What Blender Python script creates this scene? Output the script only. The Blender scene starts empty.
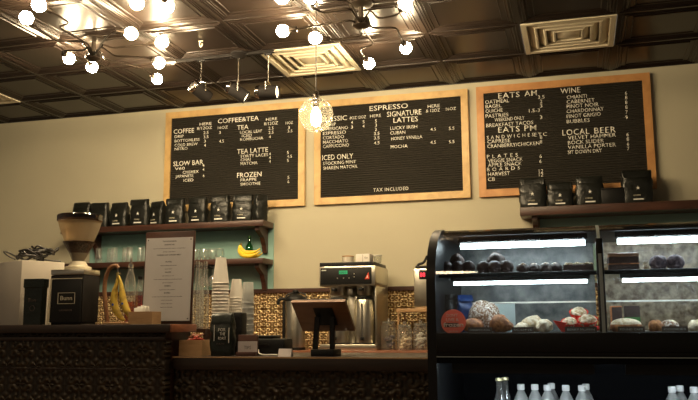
import bpy, bmesh, math, random
from mathutils import Vector, Matrix
C = bpy.context.scene.collection
S = bpy.context.scene
PI = math.pi
random.seed(7)

# ---------------------------------------------------------------- camera
F, YAW, PITCH, ROLL, EYE = 805.0, .2762, .1555, -.0058, 1.07
cam = bpy.data.cameras.new('camera'); cam.sensor_width = 36; cam.sensor_fit = 'HORIZONTAL'
cam.lens = F/698*36; cam.clip_start = .05
co = bpy.data.objects.new('camera', cam); C.objects.link(co); S.camera = co
_f = Vector((-math.sin(YAW)*math.cos(PITCH), math.cos(YAW)*math.cos(PITCH), math.sin(PITCH)))
_r = Vector((math.cos(YAW), math.sin(YAW), 0)); _u = _r.cross(_f)
cr, sr = math.cos(ROLL), math.sin(ROLL)
# picture axes are rotated by ROLL about the view axis
_R = _r*cr + _u*sr; _U = -_r*sr + _u*cr
co.matrix_world = Matrix(((_R.x, _U.x, -_f.x, 0), (_R.y, _U.y, -_f.y, 0), (_R.z, _U.z, -_f.z, EYE), (0, 0, 0, 1)))

# ---------------------------------------------------------------- world and light
w = bpy.data.worlds.new('world'); S.world = w; w.use_nodes = True
w.node_tree.nodes['Background'].inputs[0].default_value = (1.0, .80, .56, 1)
w.node_tree.nodes['Background'].inputs[1].default_value = .085
S.view_settings.view_transform = 'Standard'; S.view_settings.look = 'None'
S.view_settings.gamma = 1; S.view_settings.use_curve_mapping = False
S.view_settings.exposure = 0.28
BULB = 230.0       # emission of the ceiling bulbs
GLOBE = 90.0
LED = 26.0
def area(name, loc, size, power, col, rot=(0, 0, 0)):
    l = bpy.data.lights.new(name, 'AREA'); l.energy = power; l.color = col; l.shape = 'DISK'; l.size = size
    o = bpy.data.objects.new(name, l); C.objects.link(o); o.location = loc; o.rotation_euler = rot
    return o
# added unseen fill lights, standing in for the dining room's ceiling lamps
area('room_fill', (-3.6, 1.2, 2.95), .5, 12, (1, .74, .46))
area('room_fill', (-1.0, 0.6, 2.95), .5, 8, (1, .74, .46))

H, WY = 3.045, 6.451           # ceiling height, back wall
BAR, LOW, BACK = 1.087, .915, .891

def ray(u, v):
    px, py = u-349, v-200
    return _R*(px/F) - _U*(py/F) + _f
def at(u, v, Y):
    d = ray(u, v); d = d*(Y/d.y); return Vector((d.x, d.y, d.z+EYE))
def atz(u, v, Z):
    d = ray(u, v); d = d*((Z-EYE)/d.z); return Vector((d.x, d.y, d.z+EYE))
def fx(u, Y, v=330): return at(u, v, Y).x
def fz(u, v, Y): return at(u, v, Y).z

# ---------------------------------------------------------------- materials
def nodes(name):
    m = bpy.data.materials.new(name); m.use_nodes = True
    nt = m.node_tree; b = nt.nodes['Principled BSDF']
    return m, nt, b
def L(nt, a, b): nt.links.new(a, b)
def mat(name, col, rough=.5, metal=0, noise=0, nscale=20, bump=0, emit=None, es=0, coat=0, spec=None, trans=0):
    m, nt, b = nodes(name)
    b.inputs['Base Color'].default_value = (*col, 1); b.inputs['Roughness'].default_value = rough
    b.inputs['Metallic'].default_value = metal
    b.inputs['Coat Weight'].default_value = coat
    if trans: b.inputs['Transmission Weight'].default_value = trans
    if spec is not None: b.inputs['Specular IOR Level'].default_value = spec
    tc = nt.nodes.new('ShaderNodeTexCoord')
    n = nt.nodes.new('ShaderNodeTexNoise'); n.inputs['Scale'].default_value = nscale; n.inputs['Detail'].default_value = 3
    L(nt, tc.outputs['Object'], n.inputs['Vector'])
    mx = nt.nodes.new('ShaderNodeMix'); mx.data_type = 'RGBA'
    k = 1-max(noise, .04); mx.inputs[6].default_value = (col[0]*k, col[1]*k, col[2]*k, 1)
    k = 1+max(noise, .04); mx.inputs[7].default_value = (min(1, col[0]*k), min(1, col[1]*k), min(1, col[2]*k), 1)
    L(nt, n.outputs['Fac'], mx.inputs[0]); L(nt, mx.outputs[2], b.inputs['Base Color'])
    if bump:
        bp = nt.nodes.new('ShaderNodeBump'); bp.inputs['Strength'].default_value = bump; bp.inputs['Distance'].default_value = .01
        L(nt, n.outputs['Fac'], bp.inputs['Height']); L(nt, bp.outputs[0], b.inputs['Normal'])
    if emit:
        b.inputs['Emission Color'].default_value = (*emit, 1); b.inputs['Emission Strength'].default_value = es
    return m
def wood(name, c1, c2, rough=.45, scale=(1, 1, 1), ns=6, coat=0):
    m, nt, b = nodes(name)
    tc = nt.nodes.new('ShaderNodeTexCoord'); mp = nt.nodes.new('ShaderNodeMapping')
    mp.inputs['Scale'].default_value = scale
    n = nt.nodes.new('ShaderNodeTexNoise'); n.inputs['Scale'].default_value = ns; n.inputs['Detail'].default_value = 6; n.inputs['Distortion'].default_value = .6
    cr_ = nt.nodes.new('ShaderNodeValToRGB')
    cr_.color_ramp.elements[0].position = .3; cr_.color_ramp.elements[0].color = (*c1, 1)
    cr_.color_ramp.elements[1].position = .7; cr_.color_ramp.elements[1].color = (*c2, 1)
    L(nt, tc.outputs['Object'], mp.inputs[0]); L(nt, mp.outputs[0], n.inputs['Vector']); L(nt, n.outputs['Fac'], cr_.inputs[0])
    L(nt, cr_.outputs[0], b.inputs['Base Color']); b.inputs['Roughness'].default_value = rough; b.inputs['Coat Weight'].default_value = coat
    return m
def math_n(nt, op, a, b=None, c=None):
    n = nt.nodes.new('ShaderNodeMath'); n.operation = op
    for i, v in enumerate((a, b, c)):
        if v is None: continue
        if isinstance(v, (int, float)): n.inputs[i].default_value = v
        else: L(nt, v, n.inputs[i])
    return n.outputs[0]
def tin(name, c_lo, c_hi, tile, rough, strength, k=34., seam=True, metal=1.0):
    """pressed tin: mirrored scrolls and rosettes in square tiles on the x-z plane"""
    m, nt, b = nodes(name)
    tc = nt.nodes.new('ShaderNodeTexCoord'); sp = nt.nodes.new('ShaderNodeSeparateXYZ'); L(nt, tc.outputs['Object'], sp.inputs[0])
    X = math_n(nt, 'DIVIDE', sp.outputs[0], tile); Z = math_n(nt, 'DIVIDE', sp.outputs[2], tile)
    px = math_n(nt, 'PINGPONG', X, .5); pz = math_n(nt, 'PINGPONG', Z, .5)
    def spiral(cx, cz, kk, arms, sg):
        dx = math_n(nt, 'SUBTRACT', px, cx); dz = math_n(nt, 'SUBTRACT', pz, cz)
        r = math_n(nt, 'SQRT', math_n(nt, 'ADD', math_n(nt, 'MULTIPLY', dx, dx), math_n(nt, 'MULTIPLY', dz, dz)))
        th = math_n(nt, 'ARCTAN2', dz, dx)
        s = math_n(nt, 'SINE', math_n(nt, 'ADD', math_n(nt, 'MULTIPLY', r, kk), math_n(nt, 'MULTIPLY', th, arms*sg)))
        fall = math_n(nt, 'MAXIMUM', math_n(nt, 'SUBTRACT', 1.0, math_n(nt, 'MULTIPLY', r, 3.2)), 0.0)
        return math_n(nt, 'MULTIPLY', s, fall)
    h = math_n(nt, 'ADD', spiral(.30, .16, k, 1, 1), spiral(.12, .34, k*1.1, 1, -1))
    h = math_n(nt, 'ADD', h, math_n(nt, 'ADD', spiral(0, 0, k*.9, 4, 1), spiral(.5, .5, k*.9, 6, 1)))
    if seam:
        e = math_n(nt, 'MINIMUM', px, pz)
        line = math_n(nt, 'LESS_THAN', e, .02)
        h = math_n(nt, 'SUBTRACT', h, math_n(nt, 'MULTIPLY', line, 1.4))
    bp = nt.nodes.new('ShaderNodeBump'); bp.inputs['Strength'].default_value = strength; bp.inputs['Distance'].default_value = tile*.05
    L(nt, h, bp.inputs['Height']); L(nt, bp.outputs[0], b.inputs['Normal'])
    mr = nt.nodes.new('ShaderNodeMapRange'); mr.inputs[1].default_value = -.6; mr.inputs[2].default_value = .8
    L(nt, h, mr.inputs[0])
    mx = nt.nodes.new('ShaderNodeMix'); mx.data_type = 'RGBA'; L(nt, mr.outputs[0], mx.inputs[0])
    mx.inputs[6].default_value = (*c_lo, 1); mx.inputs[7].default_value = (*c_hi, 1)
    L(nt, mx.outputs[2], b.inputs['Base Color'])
    b.inputs['Metallic'].default_value = metal; b.inputs['Roughness'].default_value = rough
    return m
def thin_glass(name, tint=(.96, .98, .97), refl=.05, edge=.5, rough=.02, haze=0, hcol=(.9, .9, .88)):
    m, nt, b = nodes(name); nt.nodes.remove(b)
    out = nt.nodes['Material Output']
    t = nt.nodes.new('ShaderNodeBsdfTransparent'); t.inputs[0].default_value = (*tint, 1)
    g = nt.nodes.new('ShaderNodeBsdfGlossy'); g.inputs['Roughness'].default_value = rough
    lw = nt.nodes.new('ShaderNodeLayerWeight'); lw.inputs[0].default_value = .35
    mr = nt.nodes.new('ShaderNodeMapRange'); mr.inputs[3].default_value = refl; mr.inputs[4].default_value = edge
    L(nt, lw.outputs['Facing'], mr.inputs[0])
    mx = nt.nodes.new('ShaderNodeMixShader'); L(nt, mr.outputs[0], mx.inputs[0]); L(nt, t.outputs[0], mx.inputs[1]); L(nt, g.outputs[0], mx.inputs[2])
    last = mx.outputs[0]
    if haze:
        df = nt.nodes.new('ShaderNodeBsdfDiffuse'); df.inputs[0].default_value = (*hcol, 1)
        tl = nt.nodes.new('ShaderNodeBsdfTranslucent'); tl.inputs[0].default_value = (*hcol, 1)
        m1 = nt.nodes.new('ShaderNodeMixShader'); L(nt, df.outputs[0], m1.inputs[1]); L(nt, tl.outputs[0], m1.inputs[2])
        m2 = nt.nodes.new('ShaderNodeMixShader'); m2.inputs[0].default_value = haze; L(nt, last, m2.inputs[1]); L(nt, m1.outputs[0], m2.inputs[2]); last = m2.outputs[0]
    L(nt, last, out.inputs[0])
    return m
def speckled(name, c1, c2, scale, lo, hi, rough=.8, bump=.4):
    m, nt, b = nodes(name)
    tc = nt.nodes.new('ShaderNodeTexCoord'); n = nt.nodes.new('ShaderNodeTexNoise'); n.inputs['Scale'].default_value = scale; n.inputs['Detail'].default_value = 5
    L(nt, tc.outputs['Object'], n.inputs['Vector'])
    r_ = nt.nodes.new('ShaderNodeValToRGB'); r_.color_ramp.elements[0].position = lo; r_.color_ramp.elements[1].position = hi
    r_.color_ramp.elements[0].color = (*c1, 1); r_.color_ramp.elements[1].color = (*c2, 1)
    L(nt, n.outputs['Fac'], r_.inputs[0]); L(nt, r_.outputs[0], b.inputs['Base Color']); b.inputs['Roughness'].default_value = rough
    bp = nt.nodes.new('ShaderNodeBump'); bp.inputs['Strength'].default_value = bump; bp.inputs['Distance'].default_value = .008
    L(nt, n.outputs['Fac'], bp.inputs['Height']); L(nt, bp.outputs[0], b.inputs['Normal'])
    return m
M = {}
M['wall'] = mat('beige wall paint', (.50, .462, .335), .75, noise=.05, nscale=3, bump=.03)
M['teal'] = mat('teal wall paint', (.27, .46, .42), .7, noise=.06, nscale=5)
M['ceil'] = mat('brown pressed tin', (.020, .0135, .010), .31, noise=.15, nscale=4, bump=.03, spec=.36)
M['vent'] = mat('cream enamel', (.72, .65, .48), .45)
M['pine'] = wood('pine frame', (.50, .31, .12), (.68, .46, .19), .45, (1.5, 1, 1.5), 6)
M['pine_red'] = wood('warm pine frame', (.50, .23, .08), (.64, .33, .12), .45, (1.5, 1, 1.5), 6)
def grooved(name, col):
    m = mat(name, col, .8, noise=.25, nscale=60, spec=.25); nt = m.node_tree; b = nt.nodes['Principled BSDF']
    tc = nt.nodes.new('ShaderNodeTexCoord'); sp = nt.nodes.new('ShaderNodeSeparateXYZ'); L(nt, tc.outputs['Object'], sp.inputs[0])
    h = math_n(nt, 'SINE', math_n(nt, 'MULTIPLY', sp.outputs[2], 2*PI/.019))
    bp = nt.nodes.new('ShaderNodeBump'); bp.inputs['Strength'].default_value = .9; bp.inputs['Distance'].default_value = .004
    L(nt, h, bp.inputs['Height']); L(nt, bp.outputs[0], b.inputs['Normal'])
    return m
M['felt'] = grooved('black grooved letter board', (.026, .023, .018))
M['white'] = mat('white plastic letters', (.86, .83, .74), .5)
M['darkwood'] = wood('dark stained wood', (.036, .015, .010), (.078, .031, .019), .4, (1, 6, 8), 4)
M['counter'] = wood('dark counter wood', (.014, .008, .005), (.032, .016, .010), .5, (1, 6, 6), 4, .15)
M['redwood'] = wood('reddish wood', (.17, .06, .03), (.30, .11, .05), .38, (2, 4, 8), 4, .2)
M['tan'] = wood('tan wood', (.38, .22, .10), (.52, .32, .16), .5, (2, 2, 8), 5)
M['standwood'] = wood('walnut panel', (.19, .085, .04), (.30, .15, .07), .4, (2, 2, 8), 4, .1)
M['tin_dark'] = tin('dark pressed tin', (.022, .016, .010), (.062, .045, .027), .19, .36, .7, k=28., metal=.4, seam=False)
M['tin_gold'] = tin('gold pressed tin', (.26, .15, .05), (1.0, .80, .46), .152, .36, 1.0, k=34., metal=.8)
M['black'] = mat('black plastic', (.010, .010, .010), .45, spec=.3)
M['blackmetal'] = mat('black painted metal', (.009, .009, .010), .42, spec=.3)
M['iron'] = mat('dark iron pipe', (.05, .038, .028), .35, metal=.8)
M['bag'] = mat('matt black foil bag', (.010, .011, .009), .36, noise=.2, nscale=30, bump=.5)
M['bag2'] = mat('dark green black foil bag', (.008, .012, .009), .36, noise=.2, nscale=30, bump=.5)
M['print'] = mat('white print', (.82, .80, .74), .6)
M['steel'] = mat('brushed steel', (.70, .66, .56), .30, metal=1, noise=.06, nscale=40)
M['chrome'] = mat('chrome', (.75, .72, .66), .12, metal=1)
M['cup'] = mat('white paper', (.74, .70, .64), .6)
M['paper'] = mat('menu paper', (.52, .50, .50), .7)
M['card'] = mat('lilac white card', (.55, .50, .50), .7)
M['ink'] = mat('dark ink', (.06, .06, .06), .7)
M['carton'] = mat('white cardboard', (.60, .55, .47), .7, noise=.05, nscale=8)
M['glass'] = thin_glass('clear glass', (.96, .98, .96), .10, .9, .05, .10)
M['case_glass'] = thin_glass('case glass', (.93, .95, .95), .045, .55, .01)
M['plastic'] = thin_glass('clear plastic', (.93, .95, .96), .10, .85, .08, .40)
M['smoke'] = thin_glass('smoked plastic', (.22, .14, .08), .05, .5, .1)
M['hopper'] = thin_glass('hopper plastic', (.90, .84, .70), .05, .30, .05, .24, (1, .92, .70))
M['beans'] = speckled('coffee beans', (.018, .009, .005), (.06, .03, .015), 90, .4, .6, .4, 1)
M['bulb'] = mat('glowing warm bulb', (1, .9, .7), .5, emit=(1, .77, .46), es=BULB)
M['filament'] = mat('glowing filament bulb', (1, .9, .7), .5, emit=(1, .76, .45), es=GLOBE)
M['spot'] = mat('lit spotlight lens', (1, .9, .7), .5, emit=(1, .80, .52), es=5)
M['led'] = mat('cool white tube', (1, 1, 1), .5, emit=(.82, .95, 1), es=LED)
M['banana'] = speckled('banana skin', (.24, .14, .03), (.64, .44, .06), 22, .30, .50, .5, .1)
M['banana2'] = mat('yellow banana skin', (.85, .60, .03), .45, noise=.08, nscale=20)
M['stem'] = mat('banana stem', (.20, .15, .04), .7)
M['blue'] = mat('blue sticker', (.04, .10, .45), .5)
M['green'] = thin_glass('green glass', (.25, .62, .35), .08, .6, .03)
M['orange'] = thin_glass('orange syrup', (.85, .34, .10), .05, .3, .05)
M['redsyrup'] = thin_glass('red syrup', (.70, .12, .06), .05, .3, .05)
M['whitecap'] = mat('white cap', (.80, .80, .80), .4)
M['goldcap'] = mat('pale gold cap', (.75, .66, .38), .35, metal=.4)
M['casein'] = mat('grey blue case lining', (.30, .36, .40), .35, noise=.08, nscale=3)
M['case_back'] = speckled('mottled grey rear glass', (.06, .07, .072), (.27, .27, .25), 14, .35, .7, .25, .1)  # opaque grey noise mottling on the left rear door
M['case_back_brown'] = speckled('mottled brown rear glass', (.14, .09, .05), (.50, .38, .24), 34, .35, .7, .25, .3)  # browner, finer noise mottling on the right rear door
M['dark_brown'] = mat('chocolate', (.045, .022, .016), .6, noise=.2, nscale=40, bump=.5)  # also carries the unlit dark of the backlit top-shelf muffins
M['berry'] = speckled('berry muffin', (.05, .035, .05), (.24, .18, .20), 60, .4, .65, .8, 1)
M['crust'] = speckled('brown crust', (.20, .06, .018), (.55, .23, .07), 60, .35, .65, .55, .6)
M['powder'] = speckled('powdered crust', (.22, .11, .05), (.88, .83, .76), 130, .44, .66, .8, .6)
M['cream'] = speckled('white icing', (.62, .46, .26), (.90, .80, .62), 70, .35, .6, .6, .5)
M['crumb'] = speckled('streusel crumb', (.45, .30, .16), (.86, .74, .55), 80, .4, .6, .8, 1)
M['redpaper'] = mat('red paper', (1, .055, .03), .5)
M['coral'] = thin_glass('coral sign', (.9, .3, .2), .02, .05, .5, .97, (1, .42, .34))
M['bluebag'] = mat('blue foil', (.012, .05, .20), .35, noise=.4, nscale=12, bump=.4)
M['mullion'] = mat('pale aluminium', (.42, .48, .48), .3, metal=.3)
M['trackblack'] = mat('matt black track', (.012, .010, .009), .7, spec=.2)
M['deepblack'] = mat('matt black lining', (.006, .006, .007), .9, spec=.1)
M['sign_print'] = thin_glass('white sign print', (.9, .9, .9), .02, .05, .5, .97, (1, 1, 1))
M['tray'] = mat('dark tray', (.03, .03, .032), .35)
M['tag'] = mat('brown shelf label', (.10, .07, .055), .6)
M['palecard'] = mat('pale card', (.55, .64, .62), .6)
M['glow_red'] = mat('red led digits', (.4, 0, 0), .5, emit=(1, .05, .08), es=1.3)
M['glow_green'] = mat('green lcd', (0, .1, .03), .5, emit=(.05, .6, .22), es=.4)
M['logo_red'] = mat('red logo', (.65, .06, .03), .5)
M['rubber'] = mat('black cable', (.01, .008, .007), .4)
M['straw'] = mat('red twine', (.42, .06, .04), .8)
M['leather'] = mat('brown leather card holder', (.085, .035, .025), .5)
M['floor'] = wood('floor boards', (.10, .06, .035), (.16, .10, .06), .4, (1, 8, 1), 3)
M['greenband'] = mat('green packet', (.06, .22, .05), .5)
M['orangebox'] = mat('orange box', (.55, .18, .05), .5)

# ---------------------------------------------------------------- mesh helpers
def BM(): return bmesh.new()
def box(bm, x0, x1, y0, y1, z0, z1, bev=0, M4=None):
    r = bmesh.ops.create_cube(bm, size=1)
    for v in r['verts']:
        v.co = Vector(((x0+x1)/2+v.co.x*(x1-x0), (y0+y1)/2+v.co.y*(y1-y0), (z0+z1)/2+v.co.z*(z1-z0)))
    if bev:
        es = list({e for v in r['verts'] for e in v.link_edges})
        rr = bmesh.ops.bevel(bm, geom=es, offset=bev, segments=2, affect='EDGES', profile=.5)
        vs = {v for f in rr['faces'] for v in f.verts} | {v for v in r['verts'] if v.is_valid}
    else: vs = r['verts']
    if M4 is not None:
        for v in vs: v.co = M4 @ v.co
    return bm
def lathe(bm, prof, seg=20, c=(0, 0, 0), M4=None, cap=True):
    rings = []
    for r, z in prof:
        ring = []
        for i in range(seg):
            a = 2*PI*i/seg
            p = Vector((max(r, 1e-5)*math.cos(a), max(r, 1e-5)*math.sin(a), z))
            p = (M4 @ p if M4 is not None else p) + Vector(c)
            ring.append(bm.verts.new(p))
        rings.append(ring)
    for a, b in zip(rings, rings[1:]):
        for i in range(seg): bm.faces.new((a[i], a[(i+1) % seg], b[(i+1) % seg], b[i]))
    if cap:
        bm.faces.new(list(reversed(rings[0]))); bm.faces.new(rings[-1])
    return bm
def tube(bm, pts, r, seg=8, rads=None, smooth=0):
    pts = [Vector(p) for p in pts]
    if smooth:
        q = []
        for i in range(len(pts)-1):
            p0 = pts[max(i-1, 0)]; p1 = pts[i]; p2 = pts[i+1]; p3 = pts[min(i+2, len(pts)-1)]
            for k in range(smooth):
                t = k/smooth
                q.append(.5*((2*p1)+(-p0+p2)*t+(2*p0-5*p1+4*p2-p3)*t*t+(-p0+3*p1-3*p2+p3)*t**3))
        q.append(pts[-1])
        if rads:
            nr = []
            for i in range(len(rads)-1):
                for k in range(smooth): nr.append(rads[i]+(rads[i+1]-rads[i])*k/smooth)
            rads = nr+[rads[-1]]
        pts = q
    rings = []; up = Vector((.13, .21, 1)).normalized(); prev = None
    for i, p in enumerate(pts):
        d = (pts[min(i+1, len(pts)-1)]-pts[max(i-1, 0)])
        if d.length < 1e-9: d = Vector((0, 0, 1))
        d.normalize()
        if prev is None:
            a = d.cross(up)
            if a.length < .05: a = d.cross(Vector((1, 0, 0)))
        else:
            a = prev - d*prev.dot(d)
        a.normalize(); prev = a; b = d.cross(a)
        rr = rads[i] if rads else r
        rings.append([bm.verts.new(p+a*rr*math.cos(2*PI*k/seg)+b*rr*math.sin(2*PI*k/seg)) for k in range(seg)])
    for a, b in zip(rings, rings[1:]):
        for i in range(seg): bm.faces.new((a[i], a[(i+1) % seg], b[(i+1) % seg], b[i]))
    bm.faces.new(list(reversed(rings[0]))); bm.faces.new(rings[-1])
    return bm
def prism(bm, poly, a0, a1, axis='x'):
    def P(p, t):
        return Vector((t, p[0], p[1])) if axis == 'x' else (Vector((p[0], t, p[1])) if axis == 'y' else Vector((p[0], p[1], t)))
    A = [bm.verts.new(P(p, a0)) for p in poly]; B = [bm.verts.new(P(p, a1)) for p in poly]
    n = len(poly)
    bm.faces.new(A); bm.faces.new(list(reversed(B)))
    for i in range(n): bm.faces.new((A[i], B[i], B[(i+1) % n], A[(i+1) % n]))
    return bm
def blob(bm, c, s, jitter=.0, sub=3, flat=None, seed=1):
    rnd = random.Random(seed)
    r = bmesh.ops.create_icosphere(bm, subdivisions=sub, radius=1)
    k = [(rnd.uniform(2, 6), rnd.uniform(2, 6), rnd.uniform(2, 6), rnd.uniform(0, 6)) for _ in range(4)]
    for v in r['verts']:
        p = v.co.copy(); d = 0
        for a, b_, c_, ph in k: d += math.sin(a*p.x+ph)*math.cos(b_*p.y+ph)*math.sin(c_*p.z+ph*2)
        p *= 1+jitter*d
        if flat is not None and p.z < flat: p.z = flat
        v.co = Vector((c[0]+p.x*s[0], c[1]+p.y*s[1], c[2]+p.z*s[2]))
    return bm
def link(name, bm, m, parent=None, label=None, smooth=35):
    bmesh.ops.recalc_face_normals(bm, faces=bm.faces)
    me = bpy.data.meshes.new(name); bm.to_mesh(me); bm.free()
    me.materials.append(M[m] if isinstance(m, str) else m)
    if smooth:
        for p in me.polygons: p.use_smooth = True
        me.set_sharp_from_angle(angle=math.radians(smooth))
    o = bpy.data.objects.new(name, me); C.objects.link(o)
    if parent is not None: o.parent = parent
    if label: o['label'] = label
    return o
def tag(o, label, cat, group=None, kind=None):
    if label: o['label'] = label
    if cat: o['category'] = cat
    if group: o['group'] = group
    if kind: o['kind'] = kind
    return o
def thing(name, label, cat, loc=(0, 0, 0), rz=0, group=None, rx=0):
    o = bpy.data.objects.new(name, None); C.objects.link(o); o.empty_display_size = .05
    o.location = loc; o.rotation_euler = (rx, 0, rz)
    return tag(o, label, cat, group)
def struct(name, bm, m, smooth=0, parent=None):
    o = link(name, bm, m, parent, smooth=smooth)
    if parent is None: o['kind'] = 'structure'
    return o
def dup(root, loc, rz=None, label=None, group=None):
    def cp(o, par):
        c = o.copy(); C.objects.link(c)
        if par is not None: c.parent = par
        for ch in list(o.children): cp(ch, c)
        return c
    r = cp(root, None); r.location = loc
    if rz is not None: r.rotation_euler.z = rz
    if label: r['label'] = label
    if group: r['group'] = group
    return r
def text(name, s, parent, x, z, y, cap, width=None, m='white', spacing=1.0, bold=.012, ext=.0015, align='LEFT'):
    """flat lettering on a plane facing -y; x, z is the baseline start, in the parent's coordinates"""
    cu = bpy.data.curves.new('t', 'FONT'); cu.body = s; cu.size = 1; cu.offset = bold; cu.space_character = spacing; cu.resolution_u = 2
    to = bpy.data.objects.new('t', cu); C.objects.link(to)
    bpy.context.view_layer.update()
    me = bpy.data.meshes.new_from_object(to.evaluated_get(bpy.context.evaluated_depsgraph_get()))
    bpy.data.objects.remove(to); bpy.data.curves.remove(cu)
    xs = [v.co.x for v in me.vertices]; x0, x1 = min(xs), max(xs)
    sc = cap/.70; sx = (width/(x1-x0)) if width else sc
    off = 0 if align == 'LEFT' else (-(x1-x0)*sx/2)
    for v in me.vertices: v.co = Vector((x+off+(v.co.x-x0)*sx, y, z+v.co.y*sc))
    me.materials.clear(); me.materials.append(M[m]); me.name = name
    bm = bmesh.new(); bm.from_mesh(me)
    if ext:
        r = bmesh.ops.extrude_face_region(bm, geom=list(bm.faces))
        for g in r['geom']:
            if isinstance(g, bmesh.types.BMVert): g.co.y -= ext
    bm.to_mesh(me); bm.free()
    o = bpy.data.objects.new(name, me); C.objects.link(o); o.parent = parent
    return o

# ================================================================ STRUCTURE
XL, XR, YF = -6.4, 3.2, -1.5
struct('floor', box(BM(), XL, XR, YF, WY+.1, -.05, 0), 'floor')
struct('wall_back', box(BM(), XL, XR, WY, WY+.1, 0, H+.03), 'wall')
# ceiling: stepped pressed-tin panels in a 0.6096 m grid, dropped bars between them
T = .6096; TX = .6223; GX, GY = -2.164, 5.222
vents = {(GX, GY), (GX+3*TX, GY), (GX-5*TX, GY)}
bm = BM()
prof = [(0, 0), (.011, 0), (.012, .006), (.026, .006), (.030, .001), (.034, .006), (.044, .006), (.048, .001), (.052, .007), (.062, .009),
        (.066, .004), (.070, .010), (.100, .012), (.104, .005), (.108, .011), (.114, .011)]
ix0 = math.floor((XL-GX)/TX); ix1 = math.ceil((XR-GX)/TX); iy0 = math.floor((YF-GY)/T); iy1 = 2
for i in range(ix0, ix1):
    for j in range(iy0, iy1):
        x = GX+i*TX; y = GY+j*T
        if any(abs(x-a) < .02 and abs(y-b) < .02 for a, b in vents): continue
        prev = None
        for d, up in prof:
            ring = [bm.verts.new((x+a, y+b, H+up)) for a, b in ((d, d), (TX-d, d), (TX-d, T-d), (d, T-d))]
            if prev:
                for k in range(4): bm.faces.new((prev[k], prev[(k+1) % 4], ring[(k+1) % 4], ring[k]))
            prev = ring
        bm.faces.new(prev)
struct('ceiling', bm, 'ceil')
# teal painted panels behind the shelves, gold tin splashback and its rail
struct('wall_panel_left', box(BM(), -4.30, -2.50, WY-.012, WY, 1.36, 1.95), 'teal')
struct('wall_panel_right', box(BM(), -.27, 1.9, WY-.012, WY, 1.36, 1.93), 'teal')
struct('trim_1', box(BM(), -5.0, 1.9, WY-.03, WY, 1.352, 1.388, .004), 'darkwood')
struct('wall_splashback', box(BM(), -5.0, 1.9, WY-.012, WY, BACK, 1.352), 'tin_gold')

# ================================================================ COUNTERS
t = thing('bar_counter', 'raised dark bar counter on the left with pressed tin front carrying the grinder', 'counter', (0, 0, 0))
link('tin_front', box(BM(), -5.2, -2.14, 3.94, 4.0, .06, 1.042), 'tin_dark', t)
link('end_panel', box(BM(), -2.18, -2.14, 4.0, 4.16, .0, 1.042), 'darkwood', t)
link('bar_top', box(BM(), -5.2, -2.10, 3.90, 4.2, 1.042, BAR, .004), 'counter', t)
link('end_cap', box(BM(), -2.10, -2.088, 3.905, 4.195, 1.044, BAR-.001, .002), 'redwood', t, 'reddish end of the bar top')  # end face in a redder, paler wood than the top
link('rail', box(BM(), -5.2, -2.14, 3.93, 3.95, 1.0, 1.02, .003), 'counter', t)
link('rail', box(BM(), -5.2, -2.14, 3.935, 3.945, .842, .850, .002), 'counter', t)
link('toe_kick', box(BM(), -5.2, -2.14, 3.98, 4.0, 0, .06), 'black', t)
t = thing('service_counter', 'lower service counter with scrolled tin front between the bar and the pastry case', 'counter', (0, 0, 0))
link('tin_front', box(BM(), -2.13, -.62, 4.03, 4.07, .06, .845), 'tin_dark', t)
link('worktop', box(BM(), -2.13, -.62, 4.0, 4.68, .845, LOW, .004), 'counter', t)
link('metal_edge', box(BM(), -2.13, -.62, 3.997, 4.0, LOW-.008, LOW-.001), 'tan', t, 'thin pale edge strip')
link('rear_panel', box(BM(), -2.13, -.62, 4.62, 4.66, 0, .845), 'darkwood', t)
t = thing('back_counter', 'reddish wooden back counter along the wall under the brewer', 'counter', (0, 0, 0))
link('worktop', box(BM(), -5.0, 1.4, 5.80, WY-.012, BACK-.04, BACK, .004), 'redwood', t)
link('cabinet', box(BM(), -5.0, 1.4, 5.84, WY-.012, 0, BACK-.04), 'darkwood', t)

# ================================================================ CEILING VENTS
def vent(x, y, label):
    t = thing('ceiling_vent', label, 'vent', (x+TX/2, y+T/2, H), 0, 'square ceiling air vents')
    bm = BM(); h = T/2+.0
    def ring(a, za, b, zb):
        A = [bm.verts.new((sx*a, sy*a, za)) for sx, sy in ((-1, -1), (1, -1), (1, 1), (-1, 1))]
        B = [bm.verts.new((sx*b, sy*b, zb)) for sx, sy in ((-1, -1), (1, -1), (1, 1), (-1, 1))]
        for k in range(4): bm.faces.new((A[k], A[(k+1) % 4], B[(k+1) % 4], B[k]))
    ring(h, .0, h, -.008); ring(h, -.008, h-.035, -.008); ring(h-.035, -.008, h-.04, .03)
    link('frame', bm, 'vent', t, smooth=0)
    link('duct', box(BM(), -h, h, -h, h, .034, .039), 'vent', t)
    for k, (a, b) in enumerate(((.262, .205), (.198, .145), (.138, .085))):
        bm = BM(); ring(a, .028, b+.012, -.006); ring(b+.012, -.006, b, -.006); ring(b, -.006, b-.002, .012)
        link('louver', bm, 'vent', t, smooth=0)
    link('centre_plate', box(BM(), -.075, .075, -.075, .075, .0, .006, .002), 'vent', t)
    return t
vent(GX, GY, 'cream square ceiling vent behind the hanging globe lamp')
vent(GX+3*TX, GY, 'cream square ceiling vent above the right menu board')
vent(GX-5*TX, GY, 'cream square ceiling vent cut by the left picture edge')

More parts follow.
